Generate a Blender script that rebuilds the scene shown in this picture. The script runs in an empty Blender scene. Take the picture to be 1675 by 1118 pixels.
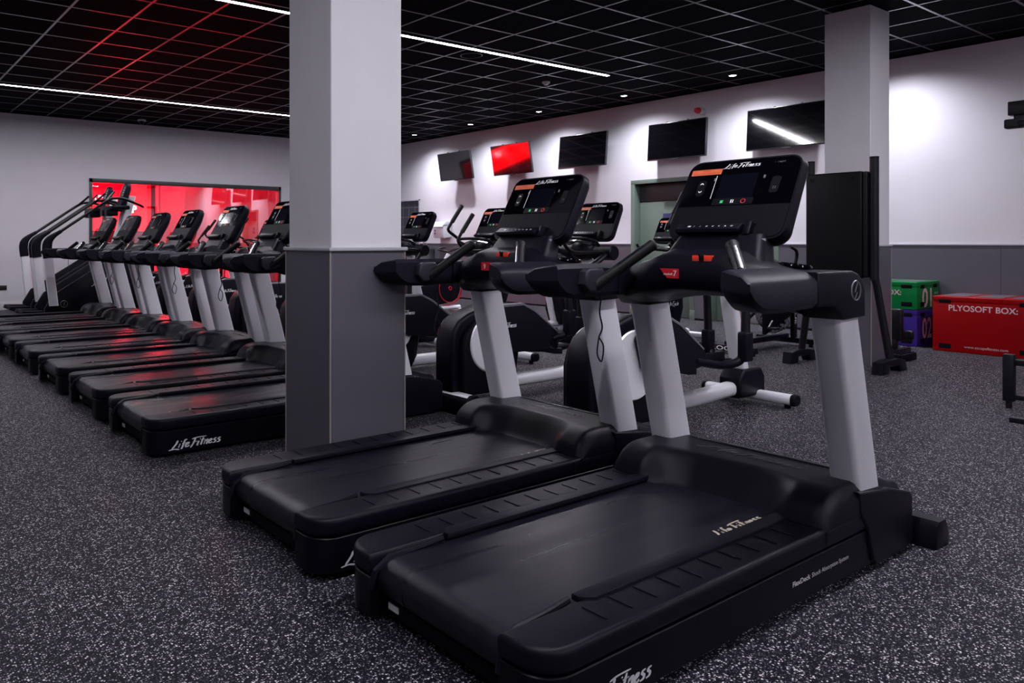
import bpy, bmesh, math, random
from mathutils import Vector, Matrix
import numpy as np
random.seed(7)
S = bpy.context.scene
C = S.collection
PI = math.pi
# ------------------------------------------------------------------ camera
H = 1.19
YAW = 0.949            # angle between the treadmills' long axis (+X) and the view axis
cd = bpy.data.cameras.new('camera')
cam = bpy.data.objects.new('camera', cd); C.objects.link(cam)
cam.location = (0, 0, H)
cam.rotation_euler = (PI/2, 0, YAW - PI/2)
cd.sensor_width = 36.0
cd.lens = 1249.0/1675.0*36.0
cd.shift_x = (837.5-636.0)/1675.0
cd.shift_y = -(559.0-396.0)/1675.0
cd.clip_start = 0.05; cd.clip_end = 100
S.camera = cam
# ------------------------------------------------------------------ world, exposure
w = bpy.data.worlds.new('world'); S.world = w; w.use_nodes = True
w.node_tree.nodes['Background'].inputs[0].default_value = (0.03, 0.025, 0.05, 1)
w.node_tree.nodes['Background'].inputs[1].default_value = 0.2
S.view_settings.view_transform = 'Standard'
S.view_settings.look = 'None'
S.view_settings.exposure = 0.0
S.view_settings.gamma = 1.0
S.view_settings.use_curve_mapping = False
S.cycles.max_bounces = 7
S.cycles.diffuse_bounces = 4
S.cycles.glossy_bounces = 4
S.cycles.transparent_max_bounces = 8
S.cycles.caustics_reflective = False
S.cycles.caustics_refractive = False
S.cycles.sample_clamp_indirect = 4.0

STRIP_E = 128.0        # light output of the ceiling strips
DOWN_W = 78.0         # wall downlights
STRIP_COL = (0.95, 0.92, 1.0)
# ------------------------------------------------------------------ materials
def nmat(name):
    m = bpy.data.materials.new(name); m.use_nodes = True
    nt = m.node_tree; return m, nt, nt.nodes['Principled BSDF']
def mat(name, col, rough=0.5, metal=0.0, spec=0.5, noise=0.0, nscale=60, bump=0.0, coat=0.0, rvar=0.0, emit=None, es=0.0):
    m, nt, p = nmat(name)
    p.inputs['Base Color'].default_value = (*col, 1)
    p.inputs['Roughness'].default_value = rough
    p.inputs['Metallic'].default_value = metal
    p.inputs['Specular IOR Level'].default_value = spec
    if coat: p.inputs['Coat Weight'].default_value = coat; p.inputs['Coat Roughness'].default_value = 0.08
    if emit:
        p.inputs['Emission Color'].default_value = (*emit, 1); p.inputs['Emission Strength'].default_value = es
    if noise or bump or rvar:
        tc = nt.nodes.new('ShaderNodeTexCoord')
        n = nt.nodes.new('ShaderNodeTexNoise'); n.inputs['Scale'].default_value = nscale; n.inputs['Detail'].default_value = 4
        nt.links.new(tc.outputs['Object'], n.inputs['Vector'])
        if noise:
            r = nt.nodes.new('ShaderNodeValToRGB')
            r.color_ramp.elements[0].color = (*[max(0, c*(1-noise)) for c in col], 1)
            r.color_ramp.elements[1].color = (*[min(1, c*(1+noise)) for c in col], 1)
            r.color_ramp.elements[0].position = 0.3; r.color_ramp.elements[1].position = 0.7
            nt.links.new(n.outputs['Fac'], r.inputs['Fac']); nt.links.new(r.outputs['Color'], p.inputs['Base Color'])
        if rvar:
            mr = nt.nodes.new('ShaderNodeMapRange'); mr.inputs['To Min'].default_value = max(0, rough-rvar); mr.inputs['To Max'].default_value = rough+rvar
            n2 = nt.nodes.new('ShaderNodeTexNoise'); n2.inputs['Scale'].default_value = 6; n2.inputs['Detail'].default_value = 5
            nt.links.new(tc.outputs['Object'], n2.inputs['Vector'])
            nt.links.new(n2.outputs['Fac'], mr.inputs['Value']); nt.links.new(mr.outputs['Result'], p.inputs['Roughness'])
        if bump:
            b = nt.nodes.new('ShaderNodeBump'); b.inputs['Strength'].default_value = bump; b.inputs['Distance'].default_value = 0.002
            nt.links.new(n.outputs['Fac'], b.inputs['Height']); nt.links.new(b.outputs['Normal'], p.inputs['Normal'])
    return m
M = {}
M['black'] = mat('black_plastic', (0.0042, 0.0038, 0.0085), 0.38, spec=0.15, bump=0.25, nscale=500, rvar=0.08)
M['black_matte'] = mat('black_matte_plastic', (0.0035, 0.0033, 0.0065), 0.6, spec=0.12, bump=0.25, nscale=500)
M['charcoal'] = mat('charcoal_plastic', (0.0055, 0.0052, 0.0105), 0.42, spec=0.15, bump=0.25, nscale=400, rvar=0.06)
M['skirt'] = mat('side_skirt_steel', (0.0028, 0.0026, 0.0060), 0.35, spec=0.16, rvar=0.1)
M['gloss'] = mat('black_gloss_glass', (0.0015, 0.0015, 0.003), 0.06, spec=0.28)
M['screen'] = mat('dark_display', (0.004, 0.0045, 0.010), 0.10, spec=0.35)
M['panel'] = mat('matte_console_panel', (0.0050, 0.0050, 0.0080), 0.5, spec=0.12)
M['silver'] = mat('silver_painted_steel', (0.86, 0.86, 0.93), 0.38, metal=0.30, spec=0.5, noise=0.05, nscale=300)
M['arm'] = mat('charcoal_handrail_plastic', (0.0100, 0.0096, 0.0175), 0.42, spec=0.13, bump=0.25, nscale=400, rvar=0.06)
M['pod'] = mat('grey_grip_pod_plastic', (0.026, 0.025, 0.036), 0.42, spec=0.2)
M['silver_dark'] = mat('grey_painted_steel', (0.20, 0.20, 0.225), 0.4, metal=0.4)
M['chrome'] = mat('brushed_metal', (0.6, 0.6, 0.63), 0.22, metal=1.0)
M['grip'] = mat('black_rubber_grip', (0.005, 0.005, 0.007), 0.5, spec=0.3, bump=0.4, nscale=300)
M['frame_black'] = mat('black_powder_coated_steel', (0.005, 0.005, 0.0075), 0.36, spec=0.3)
M['white_mark'] = mat('white_print', (0.75, 0.75, 0.78), 0.5)
M['gold_mark'] = mat('pale_gold_print', (0.50, 0.46, 0.36), 0.5)
M['dim_mark'] = mat('dim_grey_print', (0.16, 0.16, 0.18), 0.4)
M['dark_mark'] = mat('dark_embossed_print', (0.004, 0.004, 0.006), 0.25)
M['orange'] = mat('orange_label', (0.75, 0.15, 0.06), 0.5)
M['orange_text'] = mat('dark_red_label_print', (0.35, 0.03, 0.02), 0.5)
M['red'] = mat('red_sticker', (0.55, 0.008, 0.02), 0.4)
M['red_bright'] = mat('bright_red_sticker', (0.85, 0.05, 0.02), 0.4)
M['green_led'] = mat('green_lit_icon', (0.02, 0.3, 0.08), 0.4, emit=(0.05, 0.8, 0.25), es=0.5)
M['red_led'] = mat('red_lit_icon', (0.3, 0.01, 0.01), 0.4, emit=(0.8, 0.05, 0.05), es=0.4)
M['white_led'] = mat('white_lit_icon', (0.5, 0.5, 0.5), 0.4, emit=(0.8, 0.8, 0.85), es=0.55)
M['tv_frame'] = mat('tv_bezel', (0.02, 0.02, 0.024), 0.3)
M['tv_screen'] = mat('tv_screen_glass', (0.002, 0.002, 0.003), 0.06, spec=1.0)
M['wall'] = mat('white_wall_paint', (0.66, 0.64, 0.69), 0.75, spec=0.25, noise=0.02, nscale=3, bump=0.08)
M['pillar'] = mat('pillar_paint', (0.67, 0.66, 0.705), 0.75, spec=0.25, noise=0.02, nscale=5, bump=0.08)
M['baseboard'] = mat('white_skirting', (0.62, 0.60, 0.63), 0.5)
M['ledge'] = mat('grey_ledge_trim', (0.42, 0.42, 0.46), 0.4)
M['green_paint'] = mat('sage_green_paint', (0.135, 0.18, 0.150), 0.45, spec=0.4)
M['dark_trans'] = mat('dark_recess_panel', (0.03, 0.025, 0.03), 0.5)
M['plate'] = mat('steel_kick_plate', (0.5, 0.48, 0.5), 0.35, metal=0.9)
M['white_plastic'] = mat('white_plastic', (0.72, 0.72, 0.78), 0.35)
M['magenta'] = mat('magenta_dots', (0.25, 0.02, 0.25), 0.4)
M['steel'] = mat('sink_steel', (0.35, 0.36, 0.38), 0.3, metal=0.8)
M['ply_red'] = mat('red_vinyl', (0.30, 0.002, 0.004), 0.38, spec=0.15, bump=0.3, nscale=8, rvar=0.06)
M['ply_green'] = mat('green_vinyl', (0.003, 0.19, 0.045), 0.38, spec=0.15, bump=0.3, nscale=8, rvar=0.06)
M['ply_purple'] = mat('purple_vinyl', (0.045, 0.022, 0.24), 0.4, spec=0.15, bump=0.3, nscale=8)
M['ply_print'] = mat('pale_pink_print', (0.75, 0.55, 0.60), 0.5)
M['velcro'] = mat('black_velcro', (0.006, 0.006, 0.008), 0.9, spec=0.08)
M['grey_patch'] = mat('grey_top_patch', (0.10, 0.09, 0.12), 0.7)
M['vinyl'] = mat('black_vinyl_padding', (0.0035, 0.0035, 0.005), 0.5, spec=0.18, bump=0.3, nscale=30)
M['fan'] = mat('fan_cage_wire', (0.06, 0.06, 0.08), 0.5, metal=0.5)
M['window_frame'] = mat('dark_grey_window_frame', (0.03, 0.034, 0.038), 0.4)
M['studio_wall'] = mat('studio_wall_paint', (0.26, 0.17, 0.20), 0.6)
M['studio_dark'] = mat('studio_dark_panel', (0.10, 0.02, 0.03), 0.5)
M['sign_navy'] = mat('navy_door_sign', (0.02, 0.02, 0.10), 0.4)
M['socket'] = mat('black_wall_socket', (0.012, 0.012, 0.014), 0.4)
def emis(name, col, s):
    m = bpy.data.materials.new(name); m.use_nodes = True; nt = m.node_tree
    nt.nodes.clear(); o = nt.nodes.new('ShaderNodeOutputMaterial'); e = nt.nodes.new('ShaderNodeEmission')
    e.inputs[0].default_value = (*col, 1); e.inputs[1].default_value = s
    nt.links.new(e.outputs[0], o.inputs[0]); return m
M['strip'] = emis('strip_light_diffuser', STRIP_COL, STRIP_E)
M['down'] = emis('downlight_lens', (0.93, 0.93, 1.0), 30.0)
M['led_red'] = emis('red_lamp_lens', (1.0, 0.10, 0.03), 14.0)
M['screen_red'] = emis('lit_red_screen', (1.0, 0.0, 0.002), 26.0)
M['screen_white'] = emis('lit_white_lettering', (1.0, 0.4, 0.5), 34.0)
M['screen_pink'] = emis('lit_pink_lettering', (1.0, 0.20, 0.25), 0.95)
M['low_red'] = emis('low_red_light_panel', (1.0, 0.004, 0.012), 15.0)
M['red_tube'] = emis('red_neon_tube', (1.0, 0.01, 0.02), 1.6)  # red light falling on the studio bars, given as their own glow

def belt_mat():
    m, nt, p = nmat('running_belt_rubber')
    tc = nt.nodes.new('ShaderNodeTexCoord'); mp = nt.nodes.new('ShaderNodeMapping'); mp.inputs['Scale'].default_value = (0.5, 9, 1)
    n = nt.nodes.new('ShaderNodeTexNoise'); n.inputs['Scale'].default_value = 1.6; n.inputs['Detail'].default_value = 3; n.inputs['Roughness'].default_value = 0.5
    nt.links.new(tc.outputs['Object'], mp.inputs['Vector']); nt.links.new(mp.outputs['Vector'], n.inputs['Vector'])
    n2 = nt.nodes.new('ShaderNodeTexNoise'); n2.inputs['Scale'].default_value = 700
    nt.links.new(tc.outputs['Object'], n2.inputs['Vector'])
    r = nt.nodes.new('ShaderNodeValToRGB'); r.color_ramp.elements[0].color = (0.0050, 0.0047, 0.0095, 1); r.color_ramp.elements[1].color = (0.0090, 0.0086, 0.0150, 1)
    r.color_ramp.elements[0].position = 0.35; r.color_ramp.elements[1].position = 0.7
    nt.links.new(n.outputs['Fac'], r.inputs['Fac']); nt.links.new(r.outputs['Color'], p.inputs['Base Color'])
    mr = nt.nodes.new('ShaderNodeMapRange'); mr.inputs['From Min'].default_value = 0.3; mr.inputs['From Max'].default_value = 0.7
    mr.inputs['To Min'].default_value = 0.24; mr.inputs['To Max'].default_value = 0.38; p.inputs['Specular IOR Level'].default_value = 0.26
    nt.links.new(n.outputs['Fac'], mr.inputs['Value']); nt.links.new(mr.outputs['Result'], p.inputs['Roughness'])
    b = nt.nodes.new('ShaderNodeBump'); b.inputs['Strength'].default_value = 0.35; b.inputs['Distance'].default_value = 0.001
    nt.links.new(n2.outputs['Fac'], b.inputs['Height']); nt.links.new(b.outputs['Normal'], p.inputs['Normal'])
    return m
M['belt'] = belt_mat()

def floor_mat():
    m, nt, p = nmat('speckled_rubber_flooring')
    L = nt.links.new
    tc = nt.nodes.new('ShaderNodeTexCoord')
    def fleck(scale, thr, soft):
        v = nt.nodes.new('ShaderNodeTexVoronoi'); v.inputs['Scale'].default_value = scale; v.feature = 'F1'
        v.voronoi_dimensions = '2D'; v.inputs['Randomness'].default_value = 1.0
        nz = nt.nodes.new('ShaderNodeTexNoise'); nz.inputs['Scale'].default_value = scale*1.7; nz.noise_dimensions = '2D'
        mx = nt.nodes.new('ShaderNodeMixRGB'); mx.inputs[0].default_value = 0.006 if scale > 100 else 0.012
        L(tc.outputs['Object'], nz.inputs['Vector']); L(tc.outputs['Object'], mx.inputs[1]); L(nz.outputs['Color'], mx.inputs[2])
        L(mx.outputs[0], v.inputs['Vector'])
        sep = nt.nodes.new('ShaderNodeSeparateColor'); L(v.outputs['Color'], sep.inputs[0])
        # per-cell radius: only some cells carry a fleck
        rad = nt.nodes.new('ShaderNodeMapRange'); rad.inputs['From Min'].default_value = thr; rad.inputs['From Max'].default_value = 1.0
        rad.inputs['To Min'].default_value = 0.0; rad.inputs['To Max'].default_value = 0.5
        L(sep.outputs[0], rad.inputs['Value'])
        sub = nt.nodes.new('ShaderNodeMath'); sub.operation = 'SUBTRACT'; L(rad.outputs['Result'], sub.inputs[0]); L(v.outputs['Distance'], sub.inputs[1])
        st = nt.nodes.new('ShaderNodeMapRange'); st.inputs['From Min'].default_value = 0.0; st.inputs['From Max'].default_value = soft
        L(sub.outputs[0], st.inputs['Value'])
        return st.outputs['Result'], sep.outputs[1]
    f1, c1 = fleck(150, 0.50, 0.05)
    f2, c2 = fleck(260, 0.62, 0.06)
    base = nt.nodes.new('ShaderNodeTexNoise'); base.inputs['Scale'].default_value = 1.3; base.inputs['Detail'].default_value = 5
    L(tc.outputs['Object'], base.inputs['Vector'])
    r = nt.nodes.new('ShaderNodeValToRGB'); r.color_ramp.elements[0].color = (0.0028, 0.0025, 0.0060, 1); r.color_ramp.elements[1].color = (0.0045, 0.0041, 0.0085, 1)
    L(base.outputs['Fac'], r.inputs['Fac'])
    fc = nt.nodes.new('ShaderNodeValToRGB'); fc.color_ramp.elements[0].color = (0.09, 0.085, 0.12, 1); fc.color_ramp.elements[1].color = (0.85, 0.80, 0.82, 1)
    L(c1, fc.inputs['Fac'])
    m1 = nt.nodes.new('ShaderNodeMixRGB'); L(f2, m1.inputs[0]); L(r.outputs['Color'], m1.inputs[1]); m1.inputs[2].default_value = (0.10, 0.097, 0.12, 1)
    m2 = nt.nodes.new('ShaderNodeMixRGB'); L(f1, m2.inputs[0]); L(m1.outputs[0], m2.inputs[1]); L(fc.outputs['Color'], m2.inputs[2])
    L(m2.outputs[0], p.inputs['Base Color'])
    p.inputs['Roughness'].default_value = 0.50; p.inputs['Specular IOR Level'].default_value = 0.05
    b = nt.nodes.new('ShaderNodeBump'); b.inputs['Strength'].default_value = 0.4; b.inputs['Distance'].default_value = 0.001
    gn = nt.nodes.new('ShaderNodeTexNoise'); gn.inputs['Scale'].default_value = 260; L(tc.outputs['Object'], gn.inputs['Vector'])
    L(gn.outputs['Fac'], b.inputs['Height']); L(b.outputs['Normal'], p.inputs['Normal'])
    return m
M['floor'] = floor_mat()
M['tv_screen'].node_tree.nodes['Principled BSDF'].inputs['IOR'].default_value = 1.75

def weave_mat(name, col, rough):
    m, nt, p = nmat(name); L = nt.links.new
    tc = nt.nodes.new('ShaderNodeTexCoord')
    n = nt.nodes.new('ShaderNodeTexNoise'); n.inputs['Scale'].default_value = 2.2; n.inputs['Detail'].default_value = 6
    L(tc.outputs['Object'], n.inputs['Vector'])
    r = nt.nodes.new('ShaderNodeValToRGB'); r.color_ramp.elements[0].color = (*[c*0.9 for c in col], 1); r.color_ramp.elements[1].color = (*[c*1.1 for c in col], 1)
    L(n.outputs['Fac'], r.inputs['Fac']); L(r.outputs['Color'], p.inputs['Base Color'])
    g = nt.nodes.new('ShaderNodeTexNoise'); g.inputs['Scale'].default_value = 350; L(tc.outputs['Object'], g.inputs['Vector'])
    b = nt.nodes.new('ShaderNodeBump'); b.inputs['Strength'].default_value = 0.3; b.inputs['Distance'].default_value = 0.0012
    L(g.outputs['Fac'], b.inputs['Height']); L(b.outputs['Normal'], p.inputs['Normal'])
    p.inputs['Roughness'].default_value = rough; p.inputs['Specular IOR Level'].default_value = 0.5
    return m
M['dado'] = weave_mat('grey_laminate_dado', (0.100, 0.096, 0.120), 0.26)
M['tile'] = mat('black_ceiling_tile', (0.0040, 0.0037, 0.0065), 0.85, spec=0.02, noise=0.2, nscale=30)
M['tbar'] = mat('dark_ceiling_grid_metal', (0.15, 0.145, 0.165), 0.28, metal=1.0)

def glass_mat():
    m = bpy.data.materials.new('studio_window_glass'); m.use_nodes = True; nt = m.node_tree; nt.nodes.clear(); L = nt.links.new
    o = nt.nodes.new('ShaderNodeOutputMaterial'); t = nt.nodes.new('ShaderNodeBsdfTransparent'); g = nt.nodes.new('ShaderNodeBsdfGlossy')
    t.inputs[0].default_value = (0.80, 0.78, 0.80, 1); g.inputs['Roughness'].default_value = 0.0; g.inputs[0].default_value = (0.9, 0.9, 0.95, 1)
    mx = nt.nodes.new('ShaderNodeMixShader'); mx.inputs[0].default_value = 0.33
    L(t.outputs[0], mx.inputs[1]); L(g.outputs[0], mx.inputs[2]); L(mx.outputs[0], o.inputs[0]); return m
M['glass'] = glass_mat()
# ------------------------------------------------------------------ mesh helpers
def bx(bm, x0, x1, y0, y1, z0, z1, bev=0.0, seg=2, mtx=None):
    r = bmesh.ops.create_cube(bm, size=1.0)
    vs = r['verts']
    sx, sy, sz = abs(x1-x0), abs(y1-y0), abs(z1-z0)
    for v in vs:
        v.co = Vector(((x0+x1)/2+v.co.x*sx, (y0+y1)/2+v.co.y*sy, (z0+z1)/2+v.co.z*sz))
    if bev > 0:
        es = list({e for v in vs for e in v.link_edges})
        r2 = bmesh.ops.bevel(bm, geom=es, offset=min(bev, 0.49*min(sx, sy, sz)), segments=seg, profile=0.5, affect='EDGES')
        vs = list({v for f in r2['faces'] for v in f.verts} | {v for v in vs if v.is_valid})
    if mtx is not None:
        bmesh.ops.transform(bm, matrix=mtx, verts=[v for v in vs if v.is_valid])
    return vs
def prism(bm, pts, axis, a0, a1, bev=0.0, seg=2, mtx=None):
    """polygon pts in the two other axes, extruded along axis ('x','y','z') from a0 to a1"""
    def P(p, a):
        if axis == 'y': return Vector((p[0], a, p[1]))
        if axis == 'x': return Vector((a, p[0], p[1]))
        return Vector((p[0], p[1], a))
    A = [bm.verts.new(P(p, a0)) for p in pts]; B = [bm.verts.new(P(p, a1)) for p in pts]
    n = len(pts); fs = [bm.faces.new(A), bm.faces.new(B[::-1])]
    for i in range(n): fs.append(bm.faces.new((A[i], B[i], B[(i+1) % n], A[(i+1) % n])))
    bmesh.ops.recalc_face_normals(bm, faces=fs)
    vs = A+B
    if bev > 0:
        es = list({e for f in fs[:2] for e in f.edges})
        r2 = bmesh.ops.bevel(bm, geom=es, offset=bev, segments=seg, profile=0.5, affect='EDGES', clamp_overlap=True)
        vs = list({v for f in r2['faces'] for v in f.verts} | {v for v in vs if v.is_valid})
    if mtx is not None: bmesh.ops.transform(bm, matrix=mtx, verts=[v for v in vs if v.is_valid])
    return vs
def loft(bm, secs, cap=True, closed=True):
    R = [[bm.verts.new(Vector(p)) for p in s] for s in secs]; n = len(R[0]); fs = []
    for a, b in zip(R[:-1], R[1:]):
        for i in range(n if closed else n-1):
            fs.append(bm.faces.new((a[i], a[(i+1) % n], b[(i+1) % n], b[i])))
    if cap and closed: fs.append(bm.faces.new(R[0][::-1])); fs.append(bm.faces.new(R[-1]))
    bmesh.ops.recalc_face_normals(bm, faces=fs)
    return R
def rrect(w, h, r, n=4):
    r = min(r, w/2-1e-5, h/2-1e-5); out = []
    for cx, cy, a0 in ((w/2-r, h/2-r, 0), (-w/2+r, h/2-r, PI/2), (-w/2+r, -h/2+r, PI), (w/2-r, -h/2+r, 1.5*PI)):
        for k in range(n+1):
            a = a0+k*PI/2/n; out.append((cx+r*math.cos(a), cy+r*math.sin(a)))
    return out
def smooth_path(pts, k=6):
    pts = [Vector(p) for p in pts]; out = []
    P = [pts[0]*2-pts[1]]+pts+[pts[-1]*2-pts[-2]]
    for i in range(1, len(P)-2):
        for j in range(k):
            t = j/k; a, b, c, d = P[i-1:i+3]
            out.append(0.5*((2*b)+(c-a)*t+(2*a-5*b+4*c-d)*t*t+(3*b-a-3*c+d)*t*t*t))
    out.append(pts[-1]); return out
def tube(bm, pts, r, n=12, smooth=0, squash=None):
    pts = smooth_path(pts, smooth) if smooth else [Vector(p) for p in pts]
    m = len(pts); rs = r if isinstance(r, (list, tuple)) else [r]*m
    if len(rs) != m: rs = [rs[0]+(rs[-1]-rs[0])*i/(m-1) for i in range(m)]
    t = [(pts[min(i+1, m-1)]-pts[max(i-1, 0)]).normalized() for i in range(m)]
    up = Vector((0, 0, 1)) if abs(t[0].z) < 0.9 else Vector((1, 0, 0))
    u = t[0].cross(up).normalized(); secs = []
    for i in range(m):
        u = (u-t[i]*u.dot(t[i])).normalized(); v = t[i].cross(u)
        sq = squash or (1, 1)
        secs.append([pts[i]+(u*math.cos(a)*sq[0]+v*math.sin(a)*sq[1])*rs[i] for a in [2*PI*k/n for k in range(n)]])
    loft(bm, secs)
def cyl(bm, p0, p1, r, n=24, r1=None, bev=0.0):
    p0, p1 = Vector(p0), Vector(p1); d = (p1-p0); L = d.length; d.normalize()
    if bev > 0:
        pts = [p0, p0+d*bev, p1-d*bev, p1]; tube(bm, pts, [r-bev, r, r1 or r, (r1 or r)-bev], n)
    else: tube(bm, [p0, p1], [r, r1 or r], n)
def ring(bm, c, axis, R, r, n=32, m=8):
    c = Vector(c); ax = Vector(axis).normalized(); u = ax.orthogonal().normalized(); v = ax.cross(u); secs = []
    for k in range(n):
        a = 2*PI*k/n; d = u*math.cos(a)+v*math.sin(a)
        secs.append([c+d*(R+r*math.cos(b))+ax*(r*math.sin(b)) for b in [2*PI*j/m for j in range(m)]])
    secs.append(secs[0])
    loft(bm, secs, cap=False); bmesh.ops.remove_doubles(bm, verts=bm.verts, dist=1e-6)
def sphere(bm, c, r, sc=(1, 1, 1), u=20, v=12):
    res = bmesh.ops.create_uvsphere(bm, u_segments=u, v_segments=v, radius=r)
    for q in res['verts']: q.co = Vector((c[0]+q.co.x*sc[0], c[1]+q.co.y*sc[1], c[2]+q.co.z*sc[2]))
def new(): return bmesh.new()
def obj(name, bm, m, parent=None, sharp=38, kind=None):
    me = bpy.data.meshes.new(name)
    bm.normal_update()
    bm.to_mesh(me); bm.free()
    for p in me.polygons: p.use_smooth = True
    try: me.set_sharp_from_angle(angle=math.radians(sharp))
    except Exception: pass
    ms = m if isinstance(m, (list, tuple)) else [m]
    for q in ms: me.materials.append(M[q] if isinstance(q, str) else q)
    o = bpy.data.objects.new(name, me); C.objects.link(o)
    if parent: o.parent = parent
    if kind: o['kind'] = kind
    return o
def thing(name, label, cat, loc=(0, 0, 0), rotz=0, group=None):
    o = bpy.data.objects.new(name, None); C.objects.link(o); o.location = loc; o.rotation_euler = (0, 0, rotz)
    o.empty_display_size = 0.1
    o['label'] = label; o['category'] = cat
    if group: o['group'] = group
    return o
def tag(o, label, cat, group=None):
    o['label'] = label; o['category'] = cat
    if group: o['group'] = group
    return o
def part(o, label): o['label'] = label; return o
def dup(root, loc, rotz=0, label=None, group=None, skip=()):
    r = root.copy(); C.objects.link(r); r.location = loc; r.rotation_euler = (0, 0, rotz)
    if label: r['label'] = label
    if group: r['group'] = group
    for ch in list(root.children):
        if ch.name.split('.')[0] in skip: continue
        c = ch.copy(); C.objects.link(c); c.parent = r
        for g in list(ch.children):
            if g.name.split('.')[0] in skip: continue
            d = g.copy(); C.objects.link(d); d.parent = c
    return r
# ---- lettering
def sm(a, c, x): x = min(1, max(0, (x-a)/(c-a))); return x*x*(3-2*x)
_cache = {}
def text_verts(s, bold=False):
    cu = bpy.data.curves.new('t', 'FONT'); cu.body = s; cu.size = 1.0; cu.align_x = 'LEFT'; cu.resolution_u = 3
    if bold: cu.offset = 0.018
    o = bpy.data.objects.new('t', cu); C.objects.link(o)
    dg = bpy.context.evaluated_depsgraph_get(); me = o.evaluated_get(dg).to_mesh()
    V = [v.co.copy() for v in me.vertices]; F = [tuple(p.vertices) for p in me.polygons]
    bpy.data.objects.remove(o); bpy.data.curves.remove(cu)
    return V, F
def put(bm, V, F, O, U, W, width=None, height=None, shear=0.0):
    """flat lettering: O lower-left corner, U reading direction, W up direction"""
    xs = [v[0] for v in V]; ys = [v[1] for v in V]
    x0, x1, y0, y1 = min(xs), max(xs), min(ys), max(ys)
    sx = width/(x1-x0) if width else None; sy = height/(y1-y0) if height else None
    sx = sx or sy; sy = sy or sx
    O, U, W = Vector(O), Vector(U).normalized(), Vector(W).normalized()
    vs = [bm.verts.new(O+U*((v[0]-x0)*sx+shear*(v[1]-y0)*sy)+W*((v[1]-y0)*sy)) for v in V]
    for f in F:
        try: bm.faces.new([vs[i] for i in f])
        except ValueError: pass
def text(bm, s, O, U, W, width=None, height=None, bold=False, shear=0.0):
    k = (s, bold)
    if k not in _cache: _cache[k] = text_verts(s, bold)
    put(bm, *_cache[k], O, U, W, width, height, shear)
def brush(lines, w=0.1):
    """brush strokes -> flat ribbon mesh (vertices, faces); stroke width varies like a brush script"""
    V = []; F = []
    for ln in lines:
        P = smooth_path([(x, y, 0) for x, y in ln], 4) if len(ln) > 2 else [Vector((*p, 0)) for p in ln]
        n = len(P)
        for i, p in enumerate(P):
            t = (P[min(i+1, n-1)]-P[max(i-1, 0)]).normalized(); nn = Vector((-t.y, t.x, 0))
            ww = w*(0.62+0.38*abs(t.y))*(0.55 if i in (0, n-1) else 1)
            V += [p+nn*ww/2, p-nn*ww/2]
            if i: b = len(V)-4; F.append((b, b+1, b+3, b+2))
    return [tuple(v) for v in V], F
def script_logo():
    g = []
    # L with a long foot, i, f, e, F with a long top bar, i, t, n, e, s, s
    g += [[(0.45, 1.0), (0.38, 0.6), (0.12, 0.06)], [(-0.12, -0.04), (0.1, 0.0), (0.4, 0.02), (0.78, -0.1)]]
    g += [[(0.72, 0.58), (0.66, 0.12)], [(0.78, 0.8), (0.79, 0.88)]]
    g += [[(1.25, 0.95), (1.12, 0.98), (1.05, 0.8), (0.98, 0.1), (0.9, -0.05)], [(0.9, 0.56), (1.25, 0.6)]]
    g += [[(1.22, 0.32), (1.42, 0.42), (1.46, 0.56), (1.34, 0.6), (1.24, 0.42), (1.28, 0.15), (1.42, 0.12), (1.58, 0.26)]]
    g += [[(1.95, 1.0), (1.9, 0.5), (1.72, -0.08)], [(1.66, 0.92), (2.1, 1.04), (2.9, 1.05)], [(1.8, 0.52), (2.2, 0.58)]]
    g += [[(2.32, 0.6), (2.26, 0.14), (2.36, 0.1)], [(2.4, 0.78), (2.41, 0.86)]]
    g += [[(2.66, 0.95), (2.58, 0.2), (2.66, 0.12)], [(2.46, 0.66), (2.86, 0.68)]]
    g += [[(2.88, 0.58), (2.84, 0.1)], [(2.86, 0.42), (3.02, 0.6), (3.1, 0.55), (3.08, 0.14), (3.16, 0.12)]]
    g += [[(3.22, 0.32), (3.4, 0.42), (3.44, 0.56), (3.34, 0.6), (3.25, 0.42), (3.28, 0.16), (3.42, 0.13), (3.54, 0.24)]]
    for o in (3.58, 3.95):
        g += [[(o+0.3, 0.62), (o+0.14, 0.6), (o+0.1, 0.46), (o+0.24, 0.34), (o+0.22, 0.16), (o+0.02, 0.1)]]
    return brush(g, 0.165)
LOGO = script_logo()
def cycle_logo():
    g = [[(0.4, 1.0), (0.3, 0.5), (0.1, 0.06)], [(-0.1, 0), (0.3, 0.02), (0.65, -0.06)], [(0.66, 0.58), (0.62, 0.12)],
         [(1.15, 0.95), (1.0, 0.8), (0.92, 0.0)], [(0.85, 0.56), (1.15, 0.6)], [(1.18, 0.34), (1.38, 0.5), (1.26, 0.6), (1.2, 0.2), (1.45, 0.2)],
         [(2.2, 0.9), (1.95, 0.95), (1.75, 0.5), (1.9, 0.06), (2.2, 0.15)], [(2.3, 0.6), (2.35, 0.3), (2.5, 0.25)], [(2.6, 0.6), (2.4, -0.2)],
         [(2.95, 0.58), (2.75, 0.5), (2.8, 0.16), (2.98, 0.16)], [(3.2, 0.95), (3.1, 0.12)], [(3.3, 0.34), (3.5, 0.5), (3.4, 0.6), (3.32, 0.2), (3.6, 0.2)]]
    return brush(g, 0.12)
CYCLE = cycle_logo()
def logo(bm, O, U, W, width, height, which=None, shear=0.28):
    put(bm, *(which or LOGO), O, U, W, width, height, shear)
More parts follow.
